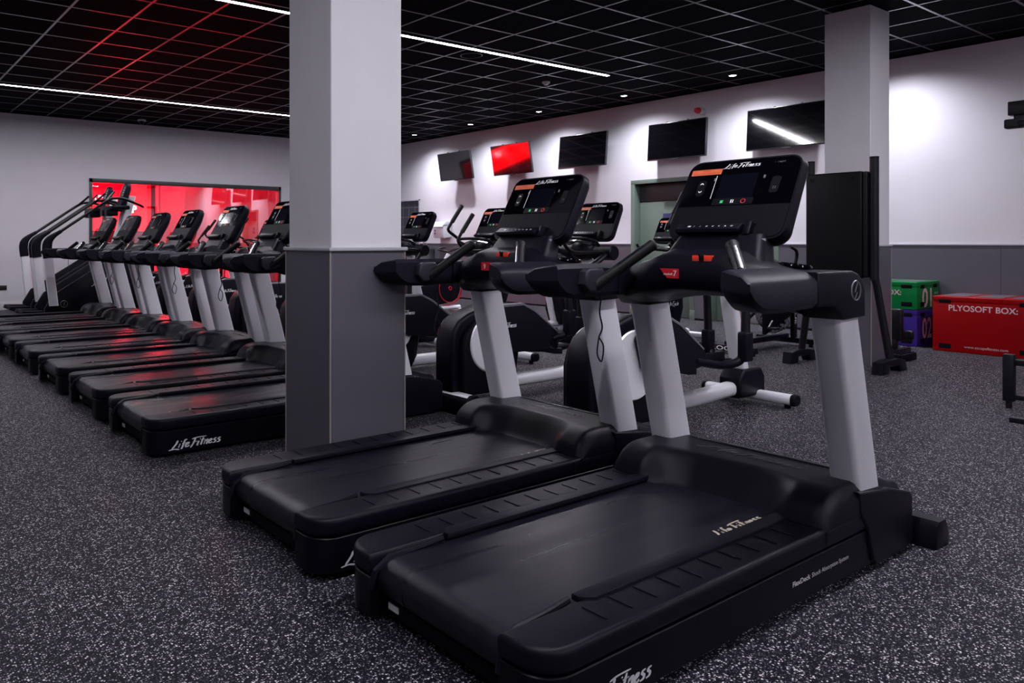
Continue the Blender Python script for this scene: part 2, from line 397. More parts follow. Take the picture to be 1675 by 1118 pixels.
# ------------------------------------------------------------------ room shell
XW, YW, CH = 10.55, 14.76, 3.47          # screen wall, window wall, ceiling height
XB, YB = -4.5, -4.5                      # walls behind the camera
def struct(name, bm, m, parent=None): return obj(name, bm, m, parent, kind=None if parent else 'structure')
b = new(); bx(b, XB-0.2, XW+0.2, YB-0.2, YW+0.2, -0.1, 0.0); struct('floor', b, 'floor')
b = new(); bx(b, XB-0.2, XW+0.2, YB-0.2, YW+0.2, CH, CH+0.1); struct('ceiling', b, 'tile')
b = new()
x = 6.604-0.6*19
while x < XW:
    if x > XB: bx(b, x-0.012, x+0.012, YB, YW, CH-0.003, CH+0.002)
    x += 0.6
y = 4.21-0.6*15
while y < YW:
    if y > YB: bx(b, XB, XW, y-0.012, y+0.012, CH-0.0035, CH+0.002)
    y += 0.6
struct('trim_ceiling_grid', b, 'tbar')
b = new(); bx(b, XW-0.012, XW, YB, YW, CH-0.02, CH); bx(b, XB, XW, YW-0.012, YW, CH-0.02, CH); struct('trim_ceiling_edge', b, 'tile')
# screen wall (+X) with two doors and a glazed door cut out as recesses
D1 = (6.80, 7.816, 2.13); D2 = (5.50, 6.47, 2.13); D3 = (13.54, 14.45, 2.12)
b = new()
ys = [YB, D2[0], D2[1], D1[0], D1[1], D3[0], D3[1], YW+0.2]
for i in range(0, len(ys)-1, 2): bx(b, XW, XW+0.2, ys[i], ys[i+1], 0, CH)
for d in (D1, D2, D3): bx(b, XW, XW+0.2, d[0], d[1], d[2], CH)
bx(b, XW+0.2, XW+0.25, YB, YW, 0, CH)
struct('wall_right', b, 'wall')
# window wall (+Y) with the studio window opening
WX0, WX1, WZ0, WZ1 = 3.736, 7.70, 0.14, 2.375
b = new()
bx(b, XB, WX0, YW, YW+0.2, 0, CH); bx(b, WX1, XW+0.2, YW, YW+0.2, 0, CH); bx(b, WX0, WX1, YW, YW+0.2, WZ1, CH); bx(b, WX0, WX1, YW, YW+0.2, 0, WZ0)
struct('wall_back', b, 'wall')
b = new(); bx(b, XB-0.2, XB, YB, YW, 0, CH); struct('wall_left', b, 'wall')
b = new(); bx(b, XB, XW, YB-0.2, YB, 0, CH); struct('wall_front', b, 'wall')
b = new(); bx(b, XB, WX0-0.06, YW-0.016, YW, 0, 0.135, 0.004); bx(b, WX1+0.06, XW, YW-0.016, YW, 0, 0.135, 0.004); struct('baseboard_back', b, 'baseboard')
# dado panels on the screen wall
b = new()
segs = [(YB, D2[0]-0.06), (D2[1]+0.06, D1[0]-0.06), (D1[1]+0.06, D3[0]-0.03), (D3[1]+0.03, YW)]
for a, c in segs:
    n = max(1, round((c-a)/1.22)); w_ = (c-a)/n
    for i in range(n): bx(b, XW-0.012, XW, a+i*w_+0.0015, a+(i+1)*w_-0.0015, 0.02, 1.150, 0.001, 1)
struct('trim_dado_panels', b, 'dado')
b = new()
for a, c in segs: bx(b, XW-0.024, XW, a, c, 1.150, 1.168, 0.003)
struct('trim_dado_ledge', b, 'ledge')
b = new()
for a, c in segs: bx(b, XW-0.016, XW, a, c, 0, 0.03)
struct('baseboard_right', b, 'black_matte')
# pillars
def pillar(nm, x0, y0, s):
    b = new(); bx(b, x0, x0+s, y0, y0+s, 0, CH, 0.004, 1); p = struct('wall_pillar_'+nm, b, 'pillar')
    t = 0.012; b = new()
    bx(b, x0-t, x0, y0-t, y0+s+t, 0, 1.145, 0.001, 1); bx(b, x0+s, x0+s+t, y0-t, y0+s+t, 0, 1.145, 0.001, 1)
    bx(b, x0, x0+s, y0-t, y0, 0, 1.145, 0.001, 1); bx(b, x0, x0+s, y0+s, y0+s+t, 0, 1.145, 0.001, 1)
    struct('dado_panel', b, 'dado', p)
    b = new()
    for (a, c) in ((x0-t, y0-t), (x0+s+t, y0-t), (x0-t, y0+s+t), (x0+s+t, y0+s+t)):
        bx(b, a-0.003, a+0.003, c-0.003, c+0.003, 0, 1.145)
    struct('corner_edging', b, M['edge'], p)
    b = new(); bx(b, x0-0.024, x0+s+0.024, y0-0.024, y0+s+0.024, 1.145, 1.163, 0.003); struct('ledge', b, 'ledge', p)
    return p
M['edge'] = mat('pale_edging', (0.30, 0.27, 0.24), 0.5)
pillar('near', 1.949, 3.206, 0.43)
pillar('far', 8.02, 3.262, 0.42)
# doors
def door(n, d, sign=None, plate=False):
    y0, y1, zt = d; b = new()
    bx(b, XW-0.02, XW+0.2, y0-0.06, y0+0.012, 0, zt, 0.004); bx(b, XW-0.02, XW+0.2, y1-0.012, y1+0.06, 0, zt, 0.004)
    bx(b, XW-0.02, XW+0.2, y0-0.06, y1+0.06, zt, zt+0.065, 0.004)
    bx(b, XW-0.03, XW+0.02, y0-0.075, y0-0.0, 0, 0.15, 0.003); bx(b, XW-0.03, XW+0.02, y1, y1+0.075, 0, 0.15, 0.003)
    fr = struct('door_%d' % n, b, 'green_paint')
    b = new(); bx(b, XW+0.13, XW+0.175, y0+0.014, y1-0.014, 0.005, 1.84, 0.003); bx(b, XW+0.12, XW+0.135, y0+0.05, y0+0.10, 0.005, 1.84, 0.002)
    struct('door_leaf', b, 'green_paint', fr)
    b = new(); bx(b, XW+0.12, XW+0.17, y0+0.014, y1-0.014, 1.85, zt-0.01, 0.003); struct('transom_panel', b, 'dark_trans', fr)
    b = new(); cyl(b, (XW+0.13, y0+0.12, 1.0), (XW+0.08, y0+0.12, 1.0), 0.012); cyl(b, (XW+0.08, y0+0.115, 1.0), (XW+0.08, y0+0.24, 1.0), 0.01)
    struct('door_handle', b, 'chrome', fr)
    if plate:
        b = new(); bx(b, XW+0.125, XW+0.131, y0+0.12, y1-0.10, 0.02, 0.22, 0.002); struct('kick_plate', b, 'plate', fr)
    if sign:
        sy0, sy1, sz0, sz1 = 7.20, 7.37, 1.455, 1.645
        b = new(); bx(b, XW+0.124, XW+0.130, sy0, sy1, sz0, sz1, 0.001); sg = struct('door_sign', b, 'sign_navy', fr)
        b = new(); text(b, sign[0], (XW+0.1235, sy1-0.02, 1.555), (0, -1, 0), (0, 0, 1), width=0.12, bold=True); text(b, sign[1], (XW+0.1235, sy1-0.03, 1.515), (0, -1, 0), (0, 0, 1), width=0.09, bold=True)
        struct('sign_text', b, 'white_mark', sg)
door(1, D1, sign=('Treatment', 'Room 2'))
door(2, D2, plate=True)
b = new()
y0, y1, zt = D3
bx(b, XW-0.01, XW+0.1, y0-0.03, y0+0.02, 0, zt+0.03, 0.003); bx(b, XW-0.01, XW+0.1, y1-0.02, y1+0.03, 0, zt+0.03, 0.003); bx(b, XW-0.01, XW+0.1, y0-0.03, y1+0.03, zt, zt+0.03, 0.003)
d3 = struct('door_3', b, 'ledge')
b = new(); bx(b, XW+0.05, XW+0.09, y0+0.02, y1-0.02, 0.01, zt); struct('door_leaf', b, mat('dark_blue_grey_tile', (0.03, 0.03, 0.05), 0.35), d3)
b = new()
for k in range(1, 4): bx(b, XW+0.046, XW+0.05, y0+k*(y1-y0)/4-0.006, y0+k*(y1-y0)/4+0.006, 0.02, zt)
for k in range(1, 10): bx(b, XW+0.046, XW+0.05, y0+0.02, y1-0.02, k*0.22-0.006, k*0.22+0.006)
struct('grid_lines', b, 'silver_dark', d3)
# studio window: frame, glass, and the red-lit studio behind it
b = new(); f = 0.055
bx(b, WX0, WX0+f, YW-0.03, YW+0.12, WZ0, WZ1, 0.004); bx(b, WX1-f, WX1, YW-0.03, YW+0.12, WZ0, WZ1, 0.004)
bx(b, WX0, WX1, YW-0.03, YW+0.12, WZ1-f-0.02, WZ1, 0.004); bx(b, WX0, WX1, YW-0.03, YW+0.12, WZ0, WZ0+f, 0.004)
win = struct('window_1', b, 'window_frame')
b = new(); bx(b, WX0+f, WX1-f, YW+0.03, YW+0.038, WZ0+f, WZ1-f-0.02); struct('window_glass', b, 'glass', win)
SY1, SX0, SX1, SH = 20.2, 1.6, 10.6, 3.1
b = new(); bx(b, SX0, SX1, SY1, SY1+0.1, 0, SH); struct('wall_studio_back', b, 'studio_wall')
b = new(); bx(b, SX0-0.1, SX0, YW+0.2, SY1, 0, SH); struct('wall_studio_left', b, 'studio_wall')
b = new(); bx(b, SX1, SX1+0.1, YW+0.2, SY1, 0, SH); struct('wall_studio_right', b, 'studio_wall')
b = new(); bx(b, SX0-0.1, SX1+0.1, YW+0.2, SY1+0.1, -0.1, 0.0); struct('floor_studio', b, 'studio_dark')
b = new(); bx(b, SX0-0.1, SX1+0.1, YW+0.2, SY1+0.1, SH, SH+0.1); struct('ceiling_studio', b, 'studio_dark')
# ------------------------------------------------------------------ studio behind the glass
b = new(); bx(b, 2.2, 5.38, 16.24, 16.32, 1.40, 2.46, 0.004)
sc_ = thing('studio_screen', 'large glowing red video screen behind the studio window glass', 'screen')
obj('screen_case', b, 'studio_dark', sc_)
b = new(); bx(b, 2.22, 5.37, 16.232, 16.24, 1.425, 2.425); obj('lit_panel', b, 'screen_red', sc_)
b = new(); text(b, 'UP', (4.82, 16.228, 1.80), (1, 0, 0), (0, 0, 1), height=0.155, bold=True); obj('lettering', b, 'screen_white', sc_)
b = new(); text(b, 'LEVEL', (4.22, 16.228, 2.05), (1, 0, 0), (0, 0, 1), height=0.10, bold=True); obj('lettering', b, 'screen_white', sc_)
b = new(); bx(b, 2.1, 5.5, 16.32, 16.5, 0.0, 2.5); obj('screen_backing', b, 'studio_dark', sc_)
b = new(); bx(b, 2.2, 5.37, 16.1, 16.24, 0.0, 1.38, 0.01); struct('trim_studio_plinth', b, 'studio_dark')
t = thing('floor_light_bar', 'low red light bars behind the window glass, seen under the treadmill handrails', 'light', (6.45, 15.75, 0))
b = new(); bx(b, -1.22, 1.22, 0.0, 0.10, 0.0, 0.80, 0.01); obj('backing_board', b, 'studio_dark', t)
for k in range(6):
    b = new(); bx(b, -1.18+k*0.4, -1.18+k*0.4+0.33, -0.03, 0.0, 0.14, 0.74, 0.004); obj('light_panel', b, 'low_red', t)
for i, (x0, y0) in enumerate(((5.62, 16.4), (8.55, 16.0), (8.95, 15.6))):  # a red-lit frame bar and two added bars, drawn glowing; not lamps
    b = new(); cyl(b, (x0, y0, 0.02), (x0, y0, 3.05), 0.018, 12); cyl(b, (x0, y0, 0), (x0, y0, 0.02), 0.06, 16)
    tag(obj('neon_tube', b, 'red_tube'), ['slim red neon tube standing just right of the red studio screen', 'red neon tube near the right end of the studio window', 'red neon tube closest to the right frame of the studio window'][i], 'light')
b = new(); cyl(b, (7.3, 18.6, 0), (7.3, 18.6, 3.1), 0.28, 32); struct('wall_studio_column', b, 'studio_wall')
b = new(); bx(b, 5.75, 6.55, 19.2, 19.3, 0.2, 2.7, 0.02); struct('trim_studio_banner', b, 'wall')
for i, (x0, y0) in enumerate(((3.4, 15.7), (5.6, 17.6), (7.9, 15.9), (9.3, 18.2), (6.9, 19.4), (3.6, 18.6))):
    t = thing('studio_lamp', 'round red ceiling lamp in the studio, ' + ['over the left end of the screen', 'behind the screen edge', 'close to the window glass on the right', 'deep in the right corner', 'by the far studio wall', 'behind the red screen'][i], 'lamp', (x0, y0, SH), 0, 'red studio lamps')
    b = new(); ring(b, (0, 0, -0.012), (0, 0, 1), 0.11, 0.014); obj('rim', b, 'frame_black', t)
    b = new(); cyl(b, (0, 0, -0.012), (0, 0, -0.004), 0.105, 24); obj('lens', b, 'led_red', t)
    l = bpy.data.lights.new('studio_lamp_light', 'POINT'); l.energy = 650; l.color = (1.0, 0.02, 0.045); l.shadow_soft_size = 0.12
    o = bpy.data.objects.new('studio_lamp_light', l); C.objects.link(o); o.location = (0, 0, -0.14); o.parent = t
# ------------------------------------------------------------------ ceiling strip lights
def strip(x0, x1, y, label):
    t = thing('strip_light', label, 'light', (x0, y, CH), 0, 'white strip lights in the ceiling')
    b = new(); bx(b, 0, x1-x0, -0.034, -0.028, -0.010, 0.0); bx(b, 0, x1-x0, 0.028, 0.034, -0.010, 0.0); bx(b, -0.006, 0, -0.034, 0.034, -0.010, 0.0); bx(b, x1-x0, x1-x0+0.006, -0.034, 0.034, -0.010, 0)
    obj('channel', b, 'tbar', t)
    b = new(); bx(b, 0, x1-x0, -0.028, 0.028, -0.008, -0.0045); obj('diffuser', b, 'strip', t)
strip(-0.9, 8.516, 6.735, 'long white ceiling light strip running behind the near pillar towards the screens')
strip(-0.6, 8.0, 12.20, 'long white ceiling light strip nearest the studio window wall')
strip(-1.2, 8.516, 1.20, 'white ceiling light strip above the nearest treadmills')
strip(-1.2, 8.516, -2.6, 'white ceiling light strip at the front end of the room')  # unseen strip, added for light from behind the camera
for i in range(-3, 7):
    y = 3.955+1.78*(i-1)
    if y < 3.5 or y > YW-0.3: continue
    names = {1: 'hidden behind the top of the far pillar', 2: 'between the fire sounder and the rightmost screen', 3: 'just right of the all-black screen', 4: 'above the fully red screen', 5: 'above the half-red screen nearest the corner', 6: 'beside the near pillar, nearest the far corner'}
    t = thing('downlight', 'small white ceiling downlight, ' + names.get(i, 'towards the right of the room'), 'light', (9.88, y, CH), 0, 'downlights washing the screen wall')
    b = new(); ring(b, (0, 0, -0.004), (0, 0, 1), 0.052, 0.010); obj('rim', b, 'tbar', t)
    b = new(); cyl(b, (0, 0, -0.010), (0, 0, -0.002), 0.044, 20); obj('lens', b, 'down', t)
    l = bpy.data.lights.new('downlight_beam', 'SPOT'); l.energy = DOWN_W*PI; l.color = (0.90, 0.90, 1.0); l.spot_size = math.radians(150); l.spot_blend = 1.0; l.shadow_soft_size = 0.04
    o = bpy.data.objects.new('downlight_beam', l); C.objects.link(o); o.location = (0, 0, -0.02); o.parent = t
# ------------------------------------------------------------------ small ceiling and wall fittings
t = thing('ceiling_speaker', 'round dark speaker grille set in the ceiling beside the light strip', 'speaker', (6.25, 6.99, CH))
b = new(); ring(b, (0, 0, -0.002), (0, 0, 1), 0.13, 0.008); obj('rim', b, 'tbar', t)
b = new(); cyl(b, (0, 0, -0.006), (0, 0, 0), 0.128, 28); obj('grille', b, 'tile', t)
def detector(x, y, label):
    t = thing('smoke_detector', label, 'smoke detector', (x, y, CH), 0, 'smoke detectors')
    b = new(); cyl(b, (0, 0, -0.018), (0, 0, 0), 0.055, 24); obj('base', b, 'white_plastic', t)
    b = new(); cyl(b, (0, 0, -0.045), (0, 0, -0.018), 0.028, 24, 0.045); obj('sensor_head', b, 'white_plastic', t)
detector(8.15, 7.53, 'small white smoke detector on the ceiling past the end of the light strip')
detector(*[6.93, 10.35], 'white smoke detector just right of the near pillar')
t = thing('dome_camera', 'small dome security camera on the ceiling by the window wall', 'camera', (4.55, 14.26, CH))
b = new(); cyl(b, (0, 0, -0.03), (0, 0, 0), 0.075, 24); obj('base', b, 'white_plastic', t)
b = new(); sphere(b, (0, 0, -0.035), 0.055); obj('dome', b, 'gloss', t)
t = thing('fire_sounder', 'red fire alarm sounder on a white base above the fourth screen', 'alarm', (XW, 6.60, 3.16))
b = new(); cyl(b, (-0.10, 0, 0), (0, 0, 0), 0.05, 24); obj('base', b, 'white_plastic', t)
b = new(); cyl(b, (-0.17, 0.0, 0), (-0.10, 0, 0), 0.040, 24, 0.047, bev=0.008); obj('sounder_head', b, 'red', t)
t = thing('wall_socket', 'black double wall socket low on the white wall at far left', 'socket', (2.12, YW, 0.39))
b = new(); bx(b, -0.16, 0.23, -0.012, 0, -0.04, 0.04, 0.003); obj('plate', b, 'socket', t)
# televisions on tilting brackets
def tv(yc, label, w_=1.0, pitch=6.0, yaw=0.0, shelf=True, dx=0.30):
    t = thing('wall_television', label, 'television', (XW, yc, 2.75), 0, 'televisions along the screen wall')
    R = Matrix.Translation((-dx, 0, 0)) @ Matrix.Rotation(math.radians(yaw), 4, 'Z') @ Matrix.Rotation(math.radians(-pitch), 4, 'Y')
    h = 0.575
    b = new(); bx(b, 0.0, 0.045, -w_/2, w_/2, -h/2, h/2, 0.006, mtx=R); bx(b, 0.045, 0.075, -w_*0.32, w_*0.32, -h*0.38, h*0.2, 0.01, mtx=R)
    bx(b, -0.004, 0.01, -0.06, 0.06, -h/2-0.016, -h/2+0.004, 0.003, mtx=R)
    for s in (-1, 1): bx(b, 0.01, 0.03, s*0.18-0.015, s*0.18+0.015, h/2, h/2+0.014, 0.002, mtx=R)
    obj('housing', b, 'tv_frame', t)
    b = new(); bx(b, -0.0015, 0.002, -w_/2+0.010, w_/2-0.010, -h/2+0.016, h/2-0.010, mtx=R); obj('screen', b, 'tv_screen', t)
    b = new(); p = R @ Vector((0.075, 0, 0))
    bx(b, -0.015, 0, -0.20, 0.20, -0.21, 0.21, 0.002)
    for s in (-1, 1):
        bx(b, 0.075, 0.10, s*0.2-0.02, s*0.2+0.02, -0.2, 0.2, 0.002, mtx=R)
        tube(b, [(0, s*0.12, 0.1), (-dx*0.5, s*0.22, 0.1), (p.x+0.02, s*0.1, 0.1)], 0.014, 8)
        tube(b, [(0, s*0.12, -0.1), (-dx*0.5, s*0.22, -0.1), (p.x+0.02, s*0.1, -0.1)], 0.014, 8)
    obj('bracket', b, 'silver_dark', t)
    return t
tv(11.98, 'television nearest the far corner, half dark and half glowing red', 1.02, 9.5)
tv(10.36, 'television glowing red all over, second from the far corner', 1.02, 10.0)
tv(8.66, 'completely black television between the red one and the fire sounder', 1.02, -5.5)
tv(6.92, 'black television below the red fire sounder, a bright streak reflected in it', 1.0, -4.0, dx=0.2)
tv(5.24, 'black television partly hidden behind the far pillar', 1.12, -4.0, dx=0.2)
# towel dispenser, drinking fountain
t = thing('towel_dispenser', 'white rounded towel dispenser with two dark buttons on the screen wall', 'dispenser', (XW, 12.6, 1.27))
b = new(); prism(b, [(0, 0.02), (-0.2, 0), (-0.23, 0.05), (-0.23, 0.26), (-0.20, 0.31), (0, 0.33)], 'y', -0.17, 0.17, 0.02); obj('body', b, 'white_plastic', t)
b = new(); prism(b, [(0, 0.30), (-0.24, 0.27), (-0.27, 0.24), (-0.24, 0.30), (-0.18, 0.35), (0, 0.36)], 'y', -0.19, 0.21, 0.006); obj('lid', b, 'white_plastic', t)
b = new(); cyl(b, (-0.234, 0.1, 0.16), (-0.22, 0.1, 0.16), 0.02); cyl(b, (-0.234, 0.1, 0.10), (-0.22, 0.1, 0.10), 0.02); obj('button', b, 'magenta', t)
t = thing('drinking_fountain', 'steel drinking fountain with taps below the towel dispenser', 'fountain', (XW-0.02, 13.2, 0))
b = new(); bx(b, -0.38, 0, -0.2, 0.2, 0.35, 1.02, 0.02); bx(b, -0.30, -0.05, -0.15, 0.15, 0.0, 0.36, 0.01); obj('cabinet', b, 'steel', t)
b = new(); bx(b, -0.40, 0, -0.23, 0.23, 1.02, 1.05, 0.01); bx(b, -0.41, -0.39, -0.23, 0.23, 1.04, 1.08, 0.004); obj('basin', b, 'chrome', t)
for yy, hh in ((0.16, 0.1), (-0.12, 0.1), (-0.02, 0.27)):
    b = new(); tube(b, [(-0.15, yy, 1.05), (-0.15, yy, 1.05+hh), (-0.19, yy, 1.07+hh), (-0.23, yy, 1.03+hh)], 0.010, 8, 4); cyl(b, (-0.15, yy, 1.05), (-0.15, yy, 1.08), 0.022, 12); obj('tap', b, 'chrome', t)
# ------------------------------------------------------------------ treadmills
def console(parent, O, up, w_=0.50, h=0.385, tray=True, kind='treadmill'):
    """parts of a machine console whose front face is centred at O; up = face-up direction in local XZ"""
    v = Vector((up[0], 0, up[1])).normalized(); r = Vector((0, -1, 0)); n = r.cross(v)   # n points at the user
    A = Matrix((( r.x, v.x, n.x, O[0]), (r.y, v.y, n.y, O[1]), (r.z, v.z, n.z, O[2]), (0, 0, 0, 1)))
    def face(pts, c0, c1, bev, name, m, par, seg=2):
        b = new(); prism(b, pts, 'z', c0, c1, bev, seg, mtx=A); return obj(name, b, m, par)
    rr = rrect(w_, h, 0.055, 6)
    rr = [(p[0]*(1.0 if p[1] < 0 else 0.975), p[1]) for p in rr]
    # casing: front slab plus a smaller swelling at the back
    b = new(); secs = []
    for c, s, d in ((0.0, 0.975, 0), (0.008, 1.0, 0), (-0.035, 1.0, 0), (-0.06, 0.95, -0.004), (-0.095, 0.72, -0.03)):
        secs.append([A @ Vector((p[0]*s, p[1]*s+d, c)) for p in rr])
    secs = [secs[0]] + secs[2:]
    loft(b, secs); cs = obj('console', b, 'charcoal', parent)
    iw, ih = w_*0.93, h*0.93
    up_ = [p for p in rrect(iw, ih, 0.045, 6)]
    ysp = -0.035
    top = [p for p in up_ if p[1] > ysp]; top = [(-iw/2, ysp)]+[p for p in sorted(top, key=lambda p: -math.atan2(p[1]-ysp, p[0]))]+[(iw/2, ysp)]
    face(top, 0.0005, 0.003, 0.0, 'display_glass', 'gloss', cs)
    low = [p for p in up_ if p[1] < ysp]; low = [(iw/2, ysp-0.001)]+sorted(low, key=lambda p: -math.atan2(p[1]-ysp, p[0]))+[(-iw/2, ysp-0.001)]
    face(low, 0.0005, 0.003, 0.0, 'lower_panel', 'panel', cs)
    face([(p[0], p[1]+0.055) for p in rrect(0.155, 0.115, 0.004, 2)], 0.003, 0.0042, 0, 'screen', 'screen', cs)
    b = new()
    for s in (-1, 1): prism(b, [(p[0]+s*0.155, p[1]+0.052) for p in rrect(0.034, 0.075, 0.010, 3)], 'z', 0.003, 0.005, 0, mtx=A)
    prism(b, [(p[0], p[1]-0.018) for p in rrect(0.17, 0.030, 0.003, 2)], 'z', 0.003, 0.005, 0, mtx=A)
    obj('touch_pads', b, 'panel', cs)
    def L(a, c, k=0.0056): return A @ Vector((a, c, k))
    R_ = (0, -1, 0); V_ = tuple(v)
    b = new()
    for s in (-1,):
        for yy, d in ((0.072, 1), (0.034, -1)):
            vv, ff = brush([[(-0.5, -0.25*d), (0, 0.25*d), (0.5, -0.25*d)]], 0.28); put(b, vv, ff, L(s*0.155-0.008, yy-0.004), R_, V_, width=0.016)
    bx(b, -0.006, -0.002, -0.025, -0.010, 0.005, 0.0056, mtx=A); bx(b, 0.002, 0.006, -0.025, -0.010, 0.005, 0.0056, mtx=A)
    bx(b, -0.10, -0.098, 0.0, 0.11, 0.003, 0.0036, mtx=A)
    obj('white_icons', b, 'white_led', cs)
    b = new()
    for yy in (0.045, 0.052): bx(b, 0.150, 0.154, yy-0.012, yy-0.009, 0.005, 0.0056, mtx=A); bx(b, 0.158, 0.162, yy-0.012, yy-0.009, 0.005, 0.0056, mtx=A)
    for s in (-1, 1): bx(b, s*0.104-0.004, s*0.104+0.004, 0.085, 0.10, 0.003, 0.0036, mtx=A)
    text(b, '1  1:NEXT', L(0.13, h/2-0.040, 0.004), R_, V_, height=0.007)
    obj('dim_icons', b, 'dim_mark', cs)
    b = new(); prism(b, [(-0.052, -0.012), (-0.036, -0.012), (-0.040, -0.018), (-0.036, -0.024), (-0.052, -0.024), (-0.048, -0.018)], 'z', 0.005, 0.0057, mtx=A); obj('start_icon', b, 'green_led', cs)
    b = new(); ring(b, L(0.046, -0.018, 0.0052), n, 0.009, 0.0016, 16, 4); obj('stop_icon', b, 'red_led', cs)
    b = new(); logo(b, L(-0.085, h/2-0.052, 0.0038), R_, V_, 0.155, 0.026); obj('brand_lettering', b, 'white_mark', cs)
    b = new(); bx(b, -w_/2+0.030, -0.085, h/2-0.075, h/2-0.048, 0.003, 0.0042, mtx=A); lb = obj('warning_label', b, 'orange', cs); lb['label'] = 'orange warning label'
    b = new(); text(b, 'WARNING', L(-0.168, h/2-0.057, 0.0046), R_, V_, height=0.005, bold=True); text(b, 'READ ALL INSTRUCTIONS BEFORE USE', L(-w_/2+0.038, h/2-0.070, 0.0046), R_, V_, width=0.118)
    obj('label_print', b, 'orange_text', cs)
    if tray:
        b = new(); prism(b, [(-h/2+0.015, 0.0), (-h/2+0.012, 0.045), (-h/2+0.022, 0.052), (-h/2+0.058, 0.030), (-h/2+0.062, 0.0)], 'x', -0.18, 0.09, 0.004, mtx=A)
        bx(b, 0.095, 0.125, -h/2+0.01, -h/2+0.07, 0.0, 0.03, 0.006, mtx=A)
        bx(b, -0.19, 0.13, -h/2+0.066, -h/2+0.070, 0.0, 0.008, 0.001, mtx=A)
        obj('keypad_shelf', b, 'black', cs)
        b = new()
        q0 = Vector((0, -h/2+0.024, 0.0535)); q1 = Vector((0, -h/2+0.058, 0.0315)); mid = (q0+q1)/2
        wv = (A.to_3x3() @ (q1-q0)).normalized()
        for k, ch in enumerate('=//<<VAO'):
            if ch == ' ': continue
            p = A @ Vector((-0.13+k*0.026, mid.y-0.005, mid.z-0.002+0.004))
            text(b, ch, p, R_, wv, height=0.009, bold=True)
        obj('keypad_icons', b, 'white_led', cs)
        b = new(); bx(b, -0.12, 0.06, -h/2-0.018, -h/2+0.005, -0.02, 0.018, 0.004, mtx=A); bx(b, 0.085, 0.15, -h/2+0.002, -h/2+0.008, 0.0, 0.022, 0.002, mtx=A); obj('media_port', b, 'panel', cs)
    return cs, A

